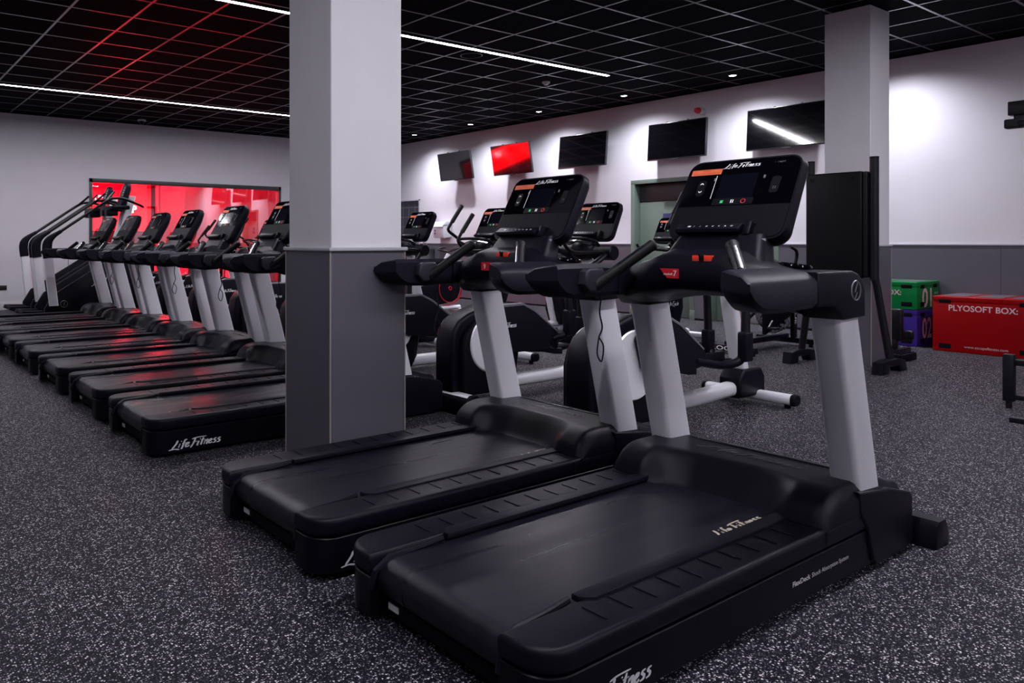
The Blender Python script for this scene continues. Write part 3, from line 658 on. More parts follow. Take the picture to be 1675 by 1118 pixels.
TL = 2.06                              # treadmill length
def make_treadmill(label):
    t = thing('treadmill', label, 'treadmill', (0, 0, 0))
    HW, IN = 0.445, 0.285
    def rail_poly(o, x1, r=0.10):
        """plan outline of a side rail with a rounded rear outer corner (positive side)"""
        P = [(0.0+o, IN), (x1, IN), (x1, HW-o)]
        for k in range(9):
            a = PI/2+k*(PI/2)/8; P.append((r+0.0+math.cos(a)*(r-o), HW-r+math.sin(a)*(r-o)))
        return P
    for s in (-1, 1):
        b = new(); prism(b, [(p[0], s*p[1]) for p in rail_poly(0.004, 1.72)], 'z', 0.022, 0.148, 0.003, 1)
        sk = obj('side_skirt', b, 'skirt', t)
        if s == -1:
            b = new(); logo(b, (0.10, -HW+0.0035, 0.036), (1, 0, 0), (0, 0, 1), 0.30, 0.058)
            obj('brand_lettering', b, 'white_mark', sk)
            b = new(); text(b, 'FlexDeck', (1.145, -HW+0.0035, 0.082), (1, 0, 0), (0, 0, 1), width=0.115, height=0.017, bold=True)
            text(b, 'Shock Absorption System', (1.27, -HW+0.0035, 0.078), (1, 0, 0), (0, 0, 1), width=0.26, height=0.020)
            obj('deck_lettering', b, 'white_mark', sk)
        b = new(); prism(b, [(p[0], s*p[1]) for p in rail_poly(0.0, 1.70)], 'z', 0.152, 0.218, 0.018, 4)
        for k in range(11):
            x = 0.27+k*0.106; bx(b, x-0.0025, x+0.0025, s*0.325, s*0.405, 0.2165, 0.2215, 0.001, 1)
        cp = obj('side_rail', b, 'black', t)
        b = new(); prism(b, [(0.30, s*0.262), (1.46, s*0.262), (1.46, s*0.315), (0.335, s*0.315), (0.30, s*0.285)], 'z', 0.206, 0.2245, 0.003, 2)
        obj('grip_strip', b, 'charcoal', cp)
        # curved roller guard at the rear end
        b = new(); tube(b, [(0.28, s*0.268, 0.214), (0.20, s*0.272, 0.205), (0.07, s*0.276, 0.198), (0.02, s*0.28, 0.165), (0.004, s*0.284, 0.11)], [0.010, 0.010, 0.012, 0.013, 0.010], 8)
        obj('roller_guard', b, 'black', cp)
    # running belt wrapped round the rear roller
    b = new(); pr = [(1.60, 0.200), (1.2, 0.200), (0.8, 0.200), (0.4, 0.200), (0.10, 0.200)]
    for k in range(1, 13):
        a = PI/2+k*PI/12; pr.append((0.085+0.062*math.cos(a), 0.138+0.062*math.sin(a)))
    pr += [(0.4, 0.076), (1.6, 0.076)]
    cols = [[(x, y, z) for (x, z) in pr] for y in (-0.279, -0.275, 0.275, 0.279)]
    loft(b, cols, cap=False, closed=False)
    bl = obj('running_belt', b, 'belt', t, sharp=60)
    b = new(); bx(b, 0.060, 0.16, -0.284, 0.284, 0.028, 0.074, 0.006); bx(b, 0.12, 1.6, -0.27, 0.27, 0.085, 0.19); bx(b, 0.3, 1.7, -0.3, 0.3, 0.03, 0.06)
    for xx in (0.28, 1.45):
        for s in (-1, 1): cyl(b, (xx, s*0.36, 0), (xx, s*0.36, 0.03), 0.03, 16)
    fr = obj('base_frame', b, 'black_matte', t)
    b = new(); bx(b, 0.0565, 0.0602, 0.212, 0.262, 0.046, 0.066); q = obj('rating_label', b, 'white_mark', fr); q['label'] = 'small white sticker under the belt'
    # motor cover: height field with a scooped rear face between two humps
    nx, ny = 72, 64; b = new(); V = []
    def hz(x, y):
        ay = abs(y)
        hump = 0.219+0.108*math.sqrt(max(0, 1-(1-min(1, max(0, (x-1.365)/0.145)))**2))
        kk = sm(0.10, 0.305, ay); kb = sm(0.272, 0.292, ay)
        xw = 1.435-0.070*kk; wd = 0.105+0.040*kk
        u = min(1, max(0, (x-xw)/wd)); ell = math.sqrt(max(0, 1-(1-u)**2)); k2 = sm(0.20, 0.31, ay)
        rise = (u*u*(3-2*u))**0.8*(1-k2)+ell*k2
        lo = 0.196+0.023*kb
        z = lo+(0.327-lo)*rise
        front = 0.330-0.006*sm(1.5, 1.75, x)-0.055*sm(1.74, 1.99, x)-0.22*sm(1.97, 2.06, x)**1.4
        z = min(z, front)
        z -= 0.055*sm(0.40, 0.447, ay)**2
        return max(z, 0.03)
    for i in range(nx+1):
        x = 1.36+(TL-1.36)*i/nx; row = []
        for j in range(ny+1):
            y = -0.447+0.894*j/ny; row.append(b.verts.new((x, y, hz(x, y))))
        V.append(row)
    for i in range(nx):
        for j in range(ny): b.faces.new((V[i][j], V[i+1][j], V[i+1][j+1], V[i][j+1]))
    for row in ([V[i][0] for i in range(nx+1)], [V[i][ny] for i in range(nx+1)][::-1]):
        lo = [b.verts.new((v.co.x, v.co.y, 0.215 if v.co.x < 1.70 else 0.03)) for v in row]
        for a in range(len(row)-1): b.faces.new((row[a], lo[a], lo[a+1], row[a+1]))
    row = V[nx]; lo = [b.verts.new((v.co.x, v.co.y, 0.02)) for v in row]
    for a in range(ny): b.faces.new((row[a], row[a+1], lo[a+1], lo[a]))
    bmesh.ops.recalc_face_normals(b, faces=b.faces)
    mc = obj('motor_cover', b, 'black', t, sharp=65)
    b = new(); bx(b, 1.735, 1.750, -0.30, 0.30, 0.318, 0.3285, 0.001); obj('vent_slot', b, 'dark_mark', mc)
    b = new(); logo(b, (1.61, 0.20, 0.3288), (0, -1, 0), (1, 0, 0), 0.42, 0.065); obj('embossed_lettering', b, 'dark_mark', mc)
    # upright feet (side base covers)
    for s in (-1, 1):
        b = new()
        pr = [(1.66, 0.16), (1.70, 0.04), (1.73, 0.012), (1.97, 0.012), (2.045, 0.03), (2.052, 0.20), (2.03, 0.225), (1.845, 0.272), (1.60, 0.300), (1.60, 0.23)]
        prism(b, pr, 'y', s*0.30, s*0.452, 0.010, 3); bc = obj('upright_base', b, 'black', t)
        # upright: slanted silver post
        b = new(); secs = []
        for k in range(7):
            f = k/6; xc = 1.727-0.180*f; zc = 0.255+0.695*f; hx, hy = 0.083-0.004*f, 0.052
            sec = []
            for p in rrect(2*hx, 2*hy, 0.022, 3): sec.append((xc+p[0], s*0.383+p[1], zc))
            secs.append(sec)
        loft(b, secs); up = obj('upright', b, 'silver', t)
        b = new(); secs = []
        for zc, g in ((0.262, 0.010), (0.283, 0.010), (0.290, 0.004)):
            f = (zc-0.255)/0.695; xc = 1.727-0.180*f; secs.append([(xc+p[0], s*0.383+p[1], zc+(0.004 if p[0] < 0 else -0.004)) for p in rrect(0.166+2*g, 0.104+2*g, 0.025, 3)])
        loft(b, secs); obj('collar', b, 'black_matte', up)
    # handrail arms with the corner caps above the uprights
    for s in (-1, 1):
        yo, yi = 0.458, 0.335
        def arm_sec(x, zb, zt, r=0.018, tap=0.0):
            P = [(yo-r, zb), (yo, zb+r), (yo+0.0, zt-r-0.012), (yo-0.010, zt-0.014), (yo-0.035, zt+0.004), (yi+r, zt+0.018), (yi, zt), (yi, zb+r), (yi+r, zb)]
            return [(x+tap*(yo-q)/(yo-yi), s*q, z) for q, z in P]
        secs = []
        for x, zb, zt in ((0.860, 1.040, 1.078), (0.868, 1.020, 1.083), (0.884, 1.002, 1.085), (0.905, 0.988, 1.085), (0.93, 0.976, 1.085), (0.97, 0.968, 1.085), (1.08, 0.966, 1.085), (1.20, 0.970, 1.085), (1.272, 0.972, 1.085)):
            secs.append(arm_sec(x, zb, zt, 0.016 if zt-zb > 0.04 else 0.003, 0.05*max(0, 1-(x-0.86)/0.3)))
        b = new(); loft(b, secs); ar = obj('handrail', b, 'arm', t)
        # corner cap
        b = new(); pr = [(1.275, 0.972), (1.38, 0.976), (1.405, 0.965), (1.45, 0.925), (1.475, 0.920), (1.625, 0.925), (1.622, 1.02), (1.605, 1.055), (1.575, 1.078), (1.53, 1.090), (1.275, 1.090)]
        prism(b, pr, 'y', s*0.320, s*0.459, 0.010, 3); cc = obj('corner_cap', b, 'charcoal', t)
        b = new(); ring(b, (1.545, s*0.4595, 1.02), (0, 1, 0), 0.034, 0.003, 28, 6)
        tube(b, [(1.555, s*0.460, 1.048), (1.535, s*0.460, 1.015), (1.552, s*0.460, 1.015), (1.535, s*0.460, 0.99)], 0.0025, 6)
        obj('emblem', b, 'dim_mark' if s == -1 else 'panel', cc)
        # diagonal hand grip rising from a pod on the inner face of the handrail
        b = new(); secs = []
        P0 = Vector((1.10, s*0.345, 0.985)); P1 = Vector((1.20, s*0.325, 1.055))
        prism(b, [(1.025, 1.025), (1.035, 1.072), (1.055, 1.085), (1.135, 1.085), (1.172, 1.045), (1.168, 1.018), (1.12, 0.992), (1.055, 0.990)], 'y', s*0.296, s*0.340, 0.010, 3); pod = obj('grip_pod', b, 'pod', t)
        b = new(); a0 = Vector((1.10, s*0.318, 1.012)); a1 = Vector((1.275, s*0.160, 1.185))
        d = (a1-a0); tube(b, [a0, a0+d*0.06, a0+d*0.30, a0+d*0.9, a0+d*0.97, a1], [0.026, 0.027, 0.021, 0.022, 0.024, 0.012], 16)
        gp = obj('hand_grip', b, 'grip', t)
        b = new(); u = d.normalized(); sd = Vector((-0.75, s*0.3, 0.6)); sd = (sd-u*sd.dot(u)).normalized(); wd = u.cross(sd)
        secs = [[a0+d*f+sd*(0.0225 if abs(q) < 0.010 else 0.0195)+wd*q for q in (-0.011, -0.005, 0.005, 0.011)] for f in (0.42, 0.44, 0.84, 0.86)]
        loft(b, secs, cap=False, closed=False); obj('pulse_sensor', b, 'chrome' if s == -1 else 'black', gp)
    # dash between the handrails
    b = new(); secs = []
    for k in range(25):
        y = -0.335+0.67*k/24; a = abs(y)
        c = 1-sm(0.13, 0.21, a); e = sm(0.20, 0.335, a)
        xr = 1.245+0.055*e-0.0*c; zt = 1.118+0.028*c-0.030*e; zb = 0.985+0.026*(1-sm(0.05, 0.30, a))-0.020*e
        xf = 1.60; rb = 0.03
        P = [(xr+0.02, zb), (xr-0.005, zb+0.04), (xr+0.005, zt-0.045), (xr+0.022, zt-0.012), (xr+0.055, zt), (xr+0.12, zt+0.012*c+0.004), (1.48, zt+0.006*c), (xf-0.03, zt-0.012), (xf, zt-0.05), (xf, zb-0.01), (xf-0.03, zb-0.035), (1.42, zb-0.03)]
        secs.append([(x, y, z) for x, z in P])
    loft(b, secs); ds = obj('dash', b, 'black', t, sharp=50)
    b = new(); bx(b, 1.255, 1.275, -0.090, -0.012, 1.118, 1.140, 0.001, mtx=Matrix.Translation((0.004, 0, 0))); q = obj('stop_clip', b, 'red_bright', ds); q['label'] = 'bright red emergency stop tab'
    b = new(); bx(b, 1.253, 1.263, -0.060, -0.042, 1.120, 1.142, 0.002); tube(b, [(1.257, -0.052, 1.12), (1.25, -0.045, 1.145)], 0.004, 6); obj('clip_magnet', b, 'black_matte', ds)
    for s in (-1, 1):
        b = new(); ring(b, (1.475, s*0.285, 1.104), (0.05, s*0.12, 1), 0.050, 0.007, 28, 8); cyl(b, (1.475, s*0.285, 1.085), (1.475, s*0.285, 1.101), 0.047, 24)
        obj('cup_holder', b, 'gloss', ds)
    # neck
    b = new(); loft(b, [[(1.42+p[0], p[1], 1.09) for p in rrect(0.12, 0.44, 0.03, 3)], [(1.50+p[0], p[1], 1.22) for p in rrect(0.09, 0.36, 0.03, 3)]]); nk = obj('console_neck', b, 'black', t)
    b = new(); tube(b, [(1.445, -0.195, 1.10), (1.462, -0.172, 1.20)], 0.013, 10); obj('neck_trim', b, 'silver_dark', nk)
    console(t, (1.562, 0, 1.365), (0.185, 0.33), 0.50, 0.385)
    b = new(); tube(b, [(1.20, 0.36, 0.972), (1.195, 0.365, 0.90), (1.205, 0.36, 0.84), (1.19, 0.365, 0.80)], 0.0035, 6, 4)
    tube(b, [(1.19, 0.365, 0.80), (1.215, 0.362, 0.76), (1.20, 0.36, 0.70), (1.175, 0.362, 0.735), (1.19, 0.365, 0.80)], 0.0032, 6, 4)
    obj('safety_cord', b, 'frame_black', t)
    return t
def belt_mark(root, x, dy=-0.235):
    b = new(); logo(b, (x, dy-0.018, 0.2006), (1, 0, 0), (0, 1, 0), 0.30, 0.062, shear=0.1)
    for ch in root.children:
        if ch.name.startswith('running_belt'): return obj('belt_lettering', b, 'gold_mark', ch)
tm = make_treadmill('nearest treadmill, black with silver uprights and a red number 7 sticker')
TM = [(1.33, 1.675, 1.05, None), (1.33, 2.728, 1.20, 'treadmill beside the near pillar with a red number 9 sticker'),
      (1.36, 4.56, 0.15, 'first treadmill past the near pillar, large white brand name on its low side'),
      (1.36, 5.60, 0.87, 'treadmill whose console is cut off by the left edge of the near pillar'),
      (1.36, 6.68, 0.24, 'treadmill with glare on its console, next beyond the one cut by the pillar'),
      (1.36, 7.76, 0.7, 'treadmill third from the near pillar among those whose consoles are fully in view'),
      (1.36, 8.74, 0.5, 'treadmill in front of the red studio screen, third from the stair climbers'),
      (1.36, 9.78, 1.1, 'second last treadmill of the long row before the stair climbers'),
      (1.36, 10.84, 0.8, 'farthest treadmill of the row, right beside the stair climbers')]
TM[5] = (TM[5][0], TM[5][1], TM[5][2], 'treadmill in the middle of the far row, fourth from the stair climbers')
roots = [tm]; tm.location = (TM[0][0], TM[0][1], 0); tm['group'] = 'treadmills in one long row'
for x, y, bm_, lab in TM[1:]: roots.append(dup(tm, (x, y, 0), 0, lab, 'treadmills in one long row'))
for r_, q in zip(roots, TM): belt_mark(r_, q[2])
def dash_of(r_): return [c for c in r_.children if c.name.startswith('dash')][0]
d0 = dash_of(roots[0]); b = new(); prism(b, [(0.110, 1.088), (0.030, 1.088), (0.030, 1.052), (0.078, 1.052), (0.095, 1.07)], 'x', 1.236, 1.240); st = obj('number_sticker', b, 'red', d0)
b = new(); text(b, '7', (1.2352, 0.052, 1.060), (0, -1, 0), (0, 0, 1), height=0.022, bold=True); text(b, 'treadmill', (1.2352, 0.094, 1.064), (0, -1, 0), (0, 0, 1), width=0.038, bold=True); obj('sticker_print', b, 'white_mark', d0)
d1 = dash_of(roots[1]); b = new(); bx(b, 1.236, 1.240, -0.010, 0.070, 1.050, 1.090); obj('number_sticker', b, 'red', d1)
b = new(); text(b, '9', (1.2352, 0.052, 1.058), (0, -1, 0), (0, 0, 1), height=0.024, bold=True); obj('sticker_print', b, 'white_mark', d1)
# cable trunking along the front of the row
b = new(); prism(b, [(3.427, 0.0), (3.427, 0.055), (3.45, 0.105), (3.52, 0.105), (3.545, 0.055), (3.545, 0)], 'y', 1.16, 11.4, 0.004); tr = obj('cable_trunking', b, 'skirt')
tag(tr, 'long dark cable trunking on the floor along the treadmill fronts', 'cable trunking')
# ------------------------------------------------------------------ elliptical trainers
def make_elliptical(label, near=1.36, nz=0.485):
    t = thing('elliptical_trainer', label, 'elliptical trainer', (0, 0, 0))
    # rear drive housing
    pr = [(0.04, 0.05), (0.0, 0.12), (0.0, 0.44), (0.02, 0.54), (0.07, 0.61), (0.16, 0.66), (0.42, 0.74), (0.56, 0.72), (0.66, 0.60), (0.70, 0.40), (0.66, 0.16), (0.60, 0.06)]
    b = new(); prism(b, pr, 'y', -0.10, 0.10, 0.028, 4); hs = obj('drive_housing', b, 'black', t, sharp=50)
    pr2 = [(0.10, 0.07), (0.06, 0.16), (0.06, 0.42), (0.09, 0.52), (0.18, 0.60), (0.42, 0.67), (0.56, 0.60), (0.60, 0.40), (0.58, 0.12), (0.5, 0.07)]
    for s in (-1, 1):
        b = new(); prism(b, pr2, 'y', s*0.10, s*0.165, 0.02, 3); obj('side_cover', b, 'black_matte', hs)
        b = new(); cyl(b, (0.33, s*0.160, 0.44), (0.33, s*0.178, 0.44), 0.215, 48, bev=0.008); obj('crank_disc', b, 'silver', t)
        # pedal arm with its cover
        up = (s == -1); dz = 0.0 if up else -0.10
        b = new(); pa = [(0.30, 0.60+dz), (0.36, 0.71+dz), (0.60, 0.715+dz), (0.72, 0.66+dz), (1.00, 0.47+dz), (1.02, 0.42+dz), (0.98, 0.38+dz), (0.80, 0.36+dz), (0.50, 0.36+dz), (0.36, 0.42+dz)]
        prism(b, pa, 'y', s*0.185, s*0.225, 0.008, 3); cv = obj('pedal_arm_cover', b, 'charcoal', t)
        if up:
            b = new(); logo(b, (0.31, -0.2265, 0.545), (1, 0, 0), (0, 0, 1), 0.21, 0.045); obj('brand_lettering', b, 'white_mark', cv)
        b = new(); prism(b, [(0.34, 0.705+dz), (0.38, 0.725+dz), (0.60, 0.728+dz), (0.73, 0.672+dz), (0.98, 0.495+dz), (0.97, 0.485+dz), (0.72, 0.655+dz), (0.60, 0.71+dz)], 'y', s*0.18, s*0.23, 0.003, 1); obj('arm_trim', b, 'silver_dark', cv)
        b = new(); bxx = near if up else 1.86; bz = nz if up else 0.415
        tube(b, [(0.90, s*0.205, 0.42+dz), (0.90+(bxx-0.9)*0.5, s*0.205, 0.375+dz), (bxx-0.10, s*0.225, bz-0.12), (bxx-0.03, s*0.26, bz-0.10), (bxx, s*0.285, bz-0.05)], 0.030, 12, 3); obj('pedal_link', b, 'black', t)
        b = new(); secs = [[(x, s*0.135+p[0]*wd, z+dz+p[1]) for p in rrect(0.13, th, 0.01, 2)] for x, z, th, wd in ((0.88, 0.455, 0.04, 0.8), (0.95, 0.44, 0.055, 1), (1.28, 0.375, 0.05, 1.05), (1.38, 0.365, 0.05, 0.8))]
        loft(b, secs); bx(b, 0.93, 1.25, s*0.135-0.075, s*0.135-0.066, 0.40+dz, 0.455+dz, 0.004); obj('foot_pedal', b, 'black_matte', t)
        # swing arm: pivot box, rod, handle
        b = new(); bx(b, bxx-0.045, bxx+0.045, s*0.255, s*0.325, bz-0.10, bz+0.10, 0.014, 3); sa = obj('pivot_box', b, 'black', t)
        b = new(); tube(b, [(bxx, s*0.29, bz+0.08), (bxx+0.03*(1 if up else -1.5), s*0.285, 0.86), (1.57, s*0.25, 1.10)], [0.030, 0.026, 0.024], 14, 3); obj('swing_rod', b, 'frame_black', t)
        a = 0.10 if up else -0.06
        b = new(); hx, hz_ = (1.0, 1.19) if up else (1.33, 1.30)
        tube(b, [(1.55, s*0.24, 1.08), (1.45 if up else 1.52, s*0.25, 1.11), (hx+0.12, s*0.26, hz_-0.08), (hx, s*0.265, hz_), (hx+0.02, s*0.265, hz_+0.06), (hx+0.09, s*0.265, hz_+0.15), (hx+0.17, s*0.265, hz_+0.25)], 0.015, 10, 4)
        hd = obj('moving_handle', b, 'frame_black', t)
        b = new(); tube(b, [(hx+0.045, s*0.265, hz_+0.09), (hx+0.175, s*0.265, hz_+0.255)], 0.021, 12); obj('handle_grip', b, 'grip', hd)
        b = new(); cyl(b, (1.58, s*0.10, 1.10), (1.58, s*0.30, 1.10), 0.062, 28, bev=0.008); obj('pivot_hub', b, 'black', t)
    # frame
    b = new(); secs = [[(x, p[0], z+p[1]) for p in rrect(0.11, 0.10, 0.04, 4)] for x, z in ((0.30, 0.10), (1.2, 0.105), (1.86, 0.13))]
    loft(b, secs); obj('base_tube', b, 'silver', t)
    for x, hl in ((0.045, 0.27), (1.92, 0.33)):
        b = new(); secs = [[(x+p[0], y, 0.062+p[1]) for p in rrect(0.09, 0.075, 0.03, 4)] for y in (-hl, hl)]; loft(b, secs); st = obj('stabilizer', b, 'silver', t)
        for s in (-1, 1):
          b = new(); loft(b, [[(x+p[0], s*hl+s*q, 0.062+p[1]) for p in rrect(0.096*g, 0.081*g, 0.03, 4)] for q, g in ((-0.002, 1), (0.022, 1), (0.030, 0.85))]); cyl(b, (x, s*(hl-0.04), 0.0), (x, s*(hl-0.04), 0.04), 0.022, 12)
          obj('end_cap', b, 'black_matte', st)
    b = new(); prism(b, [(1.66, 0.06), (1.66, 0.20), (1.72, 0.265), (1.95, 0.265), (2.0, 0.20), (2.0, 0.06)], 'y', -0.085, 0.085, 0.02, 3); obj('post_base_cover', b, 'black', t)
    b = new(); secs = [[(x+p[0], p[1], z) for p in rrect(0.10*g, 0.12*g, 0.04, 5)] for x, z, g in ((1.80, 0.24, 1.0), (1.66, 0.75, 0.95), (1.60, 1.05, 0.85), (1.62, 1.22, 0.75))]
    loft(b, secs); obj('front_post', b, 'silver', t)
    b = new(); sphere(b, (1.56, 0, 1.12), 0.10, (1.1, 1.2, 0.9)); tube(b, [(1.50, -0.20, 1.16), (1.42, -0.22, 1.20), (1.38, -0.12, 1.22), (1.38, 0.12, 1.22), (1.42, 0.22, 1.20), (1.50, 0.20, 1.16)], 0.014, 8, 4); obj('upper_cover', b, 'black', t)
    b = new(); tube(b, [(1.46, -0.16, 1.175), (1.43, 0, 1.20), (1.46, 0.16, 1.175)], 0.012, 8, 4); obj('chrome_band', b, 'chrome', t)
    console(t, (1.70, 0, 1.375), (0.17, 0.33), 0.45, 0.36)
    return t
el = make_elliptical('elliptical trainer directly behind the nearest treadmill')
EY = [3.07+1.25*k for k in range(8)]
EL = ['elliptical trainer directly behind the nearest treadmill',
      'elliptical trainer with a silver disc seen behind treadmill number 9',
      'elliptical trainer whose two curved handles stand left of console number 9',
      'elliptical trainer whose console shows just right of the near pillar',
      'elliptical trainer with white brand name seen just left of the near pillar',
      'elliptical trainer with a round silver disc, second left of the near pillar',
      'elliptical trainer with a round silver disc, third left of the near pillar',
      'farthest elliptical trainer, close to the studio window']
el['group'] = 'elliptical trainers in one row'; el.location = (3.585, EY[0], 0)
el2 = make_elliptical(EL[1], 1.04, 0.56); el2['group'] = 'elliptical trainers in one row'; el2.location = (3.585, EY[1], 0)
for k in range(2, 8): dup(el, (3.585, EY[k], 0), 0, EL[k], 'elliptical trainers in one row')

# ------------------------------------------------------------------ upright exercise bikes
def make_bike(label):
    t = thing('exercise_bike', label, 'exercise bike', (0, 0, 0))
    b = new(); pr = [(0.36, 0.10), (0.28, 0.30), (0.30, 0.55), (0.40, 0.68), (0.66, 0.70), (0.78, 0.60), (0.80, 0.40), (0.70, 0.14), (0.62, 0.09)]
    prism(b, pr, 'y', -0.13, 0.13, 0.03, 4); hs = obj('drive_housing', b, 'black', t, sharp=50)
    b = new(); prism(b, [(0.42, 0.16), (0.36, 0.32), (0.38, 0.54), (0.46, 0.62), (0.64, 0.63), (0.72, 0.54), (0.72, 0.38), (0.64, 0.18)], 'y', -0.14, -0.128, 0.004, 1); sc = obj('side_plate', b, 'skirt', hs)
    b = new(); logo(b, (0.42, -0.1415, 0.42), (1, 0, 0), (0, 0, 1), 0.24, 0.07, which=CYCLE); obj('lettering', b, 'white_mark', sc)
    b = new(); tube(b, [(0.02, 0, 0.10), (0.5, 0, 0.12), (1.05, 0, 0.09)], 0.045, 12); obj('base_tube', b, 'silver', t)
    for x in (0.03, 1.05):
        b = new(); loft(b, [[(x+p[0], y, 0.06+p[1]) for p in rrect(0.08, 0.07, 0.028, 4)] for y in (-0.27, 0.27)]); st = obj('stabilizer', b, 'silver', t)
        for s in (-1, 1):
          b = new(); cyl(b, (x, s*0.268, 0.06), (x, s*0.295, 0.06), 0.042, 16); cyl(b, (x, s*0.22, 0), (x, s*0.22, 0.04), 0.02, 10)
          obj('end_cap', b, 'black_matte', st)
    b = new(); tube(b, [(0.32, 0, 0.12), (0.12, 0, 0.80)], 0.042, 14); obj('seat_post', b, 'silver', t)
    b = new(); secs = [[(x, p[0], 0.86+p[1]+dz) for p in rrect(w_, 0.07, 0.03, 4)] for x, w_, dz in ((-0.06, 0.22, 0.01), (0.0, 0.26, 0.02), (0.10, 0.22, 0.01), (0.22, 0.08, 0.0), (0.26, 0.04, -0.01))]
    loft(b, secs); obj('saddle', b, 'vinyl', t)
    for s in (-1, 1):
        b = new(); tube(b, [(0.52, s*0.14, 0.30), (0.52, s*0.165, 0.30), (0.52+s*0.10, s*0.17, 0.30+s*0.12)], 0.013, 8); bx(b, 0.47+s*0.10, 0.57+s*0.10, s*0.18, s*0.27, 0.29+s*0.12, 0.315+s*0.12, 0.006); obj('pedal', b, 'frame_black', t)
    b = new(); tube(b, [(0.66, 0, 0.62), (0.74, 0, 1.10), (0.78, 0, 1.22)], [0.05, 0.045, 0.04], 14); obj('front_post', b, 'black', t)
    b = new(); tube(b, [(0.74, 0, 1.08), (0.60, 0.16, 1.10), (0.42, 0.22, 1.12), (0.36, 0.22, 1.17)], 0.016, 10, 4); tube(b, [(0.74, 0, 1.08), (0.60, -0.16, 1.10), (0.42, -0.22, 1.12), (0.36, -0.22, 1.17)], 0.016, 10, 4)
    obj('handlebar', b, 'grip', t)
    b = new(); tube(b, [(0.62, -0.16, 1.14), (0.60, 0, 1.12), (0.62, 0.16, 1.14)], 0.014, 8, 4); obj('chrome_band', b, 'chrome', t)
    console(t, (0.74, 0, 1.34), (0.17, 0.33), 0.44, 0.34)
    return t
bk = make_bike('exercise bike in front of the green door, its console showing beside console number 7')
bk['group'] = 'exercise bikes by the screen wall'; bk.location = (7.40, 5.50, 0)
dup(bk, (7.35, 6.95, 0), 0, 'exercise bike with white lettering seen below the handrails of the nearest treadmill', 'exercise bikes by the screen wall')
dup(bk, (7.40, 8.45, 0), 0, 'exercise bike mostly hidden behind the uprights of treadmill number 9', 'exercise bikes by the screen wall')

# spin bike with red rings
t = thing('spin_bike', 'black spin bike with red wheel rings and a pale slanted frame', 'spin bike', (7.35, 9.75, 0))
b = new(); cyl(b, (0.85, -0.02, 0.42), (0.85, 0.02, 0.42), 0.24, 40); fw = obj('flywheel', b, 'black_matte', t)
b = new(); ring(b, (0.85, -0.055, 0.42), (0, 1, 0), 0.235, 0.008, 40, 6); ring(b, (0.85, -0.055, 0.42), (0, 1, 0), 0.028, 0.01, 16, 6); ring(b, (0.83, -0.03, 0.44), (0, 1, 0), 0.30, 0.010, 40, 6); obj('red_ring', b, 'red', fw)
b = new(); prism(b, [(0.18, 0.20), (0.16, 0.38), (0.30, 0.50), (0.60, 0.52), (0.86, 0.66), (0.98, 0.58), (0.86, 0.18), (0.4, 0.13)], 'y', -0.05, 0.05, 0.02, 3); obj('drive_cover', b, 'black', t)
b = new(); tube(b, [(0.10, 0, 0.08), (1.10, 0, 0.10)], 0.035, 10); tube(b, [(0.62, 0, 0.62), (0.05, 0, 0.26)], 0.045, 12); tube(b, [(0.62, 0, 0.62), (0.86, 0, 0.98)], 0.04, 12); tube(b, [(0.30, 0, 0.42), (0.18, 0, 0.92)], 0.034, 12)
for x in (0.08, 1.08): tube(b, [(x, -0.27, 0.05), (x, 0.27, 0.05)], 0.035, 12)
obj('frame', b, 'silver', t)
b = new(); loft(b, [[(x, p[0], 0.98+p[1]) for p in rrect(w_, 0.06, 0.025, 3)] for x, w_ in ((0.05, 0.2), (0.15, 0.24), (0.32, 0.06))]); obj('saddle', b, 'vinyl', t)
b = new(); tube(b, [(0.86, 0, 1.02), (0.80, 0.2, 1.06), (0.96, 0.22, 1.10)], 0.015, 8, 3); tube(b, [(0.86, 0, 1.02), (0.80, -0.2, 1.06), (0.96, -0.22, 1.10)], 0.015, 8, 3); obj('handlebar', b, 'grip', t)

# air bike with fan cage
t = thing('air_bike', 'black air bike with a wire fan cage, white lettering on its rear foot bar', 'air bike', (7.66, 4.52, 0), 0)
FX, FZ = 1.00, 0.46
b = new()
for k in range(9): ring(b, (FX, -0.09+0.0225*k, FZ), (0, 1, 0), 0.31-0.012*abs(k-4), 0.004, 40, 5)
for k in range(24):
    a = 2*PI*k/24
    for s in (-1, 1): tube(b, [(FX+0.05*math.cos(a), s*0.10, FZ+0.05*math.sin(a)), (FX+0.27*math.cos(a+0.35), s*0.095, FZ+0.27*math.sin(a+0.35))], 0.003, 4)
fc = obj('fan_cage', b, 'fan', t)
b = new()
for k in range(12): bx(b, -0.02, 0.24, -0.06, 0.06, -0.003, 0.003, mtx=Matrix.Translation((FX, 0, FZ)) @ Matrix.Rotation(2*PI*k/12, 4, 'Y'))
obj('fan_blades', b, 'black_matte', fc)
b = new(); bx(b, 0.02, 1.26, -0.035, 0.035, 0.07, 0.13, 0.006); bx(b, 0.0, 0.06, -0.32, 0.32, 0.025, 0.09, 0.006); bx(b, 1.22, 1.28, -0.34, 0.34, 0.03, 0.09, 0.006)
tube(b, [(0.42, 0, 0.12), (0.34, 0, 0.86)], 0.032, 10); tube(b, [(0.42, 0, 0.36), (0.96, 0, 0.62)], 0.035, 10)
for s in (-1, 1):
    for x in (0.03, 1.25): cyl(b, (x, s*0.28, 0), (x, s*0.28, 0.035), 0.022, 10)
fr = obj('frame', b, 'frame_black', t)
b = new(); text(b, 'ROGUE', (-0.001, 0.17, 0.034), (0, -1, 0), (0, 0, 1), width=0.34, height=0.045, bold=True); obj('foot_lettering', b, 'white_mark', fr)
b = new(); prism(b, [(0.50, 0.18), (0.50, 0.42), (0.84, 0.54), (1.06, 0.48), (1.04, 0.36)], 'y', -0.17, -0.12, 0.01, 2); obj('chain_guard', b, 'black_matte', t)
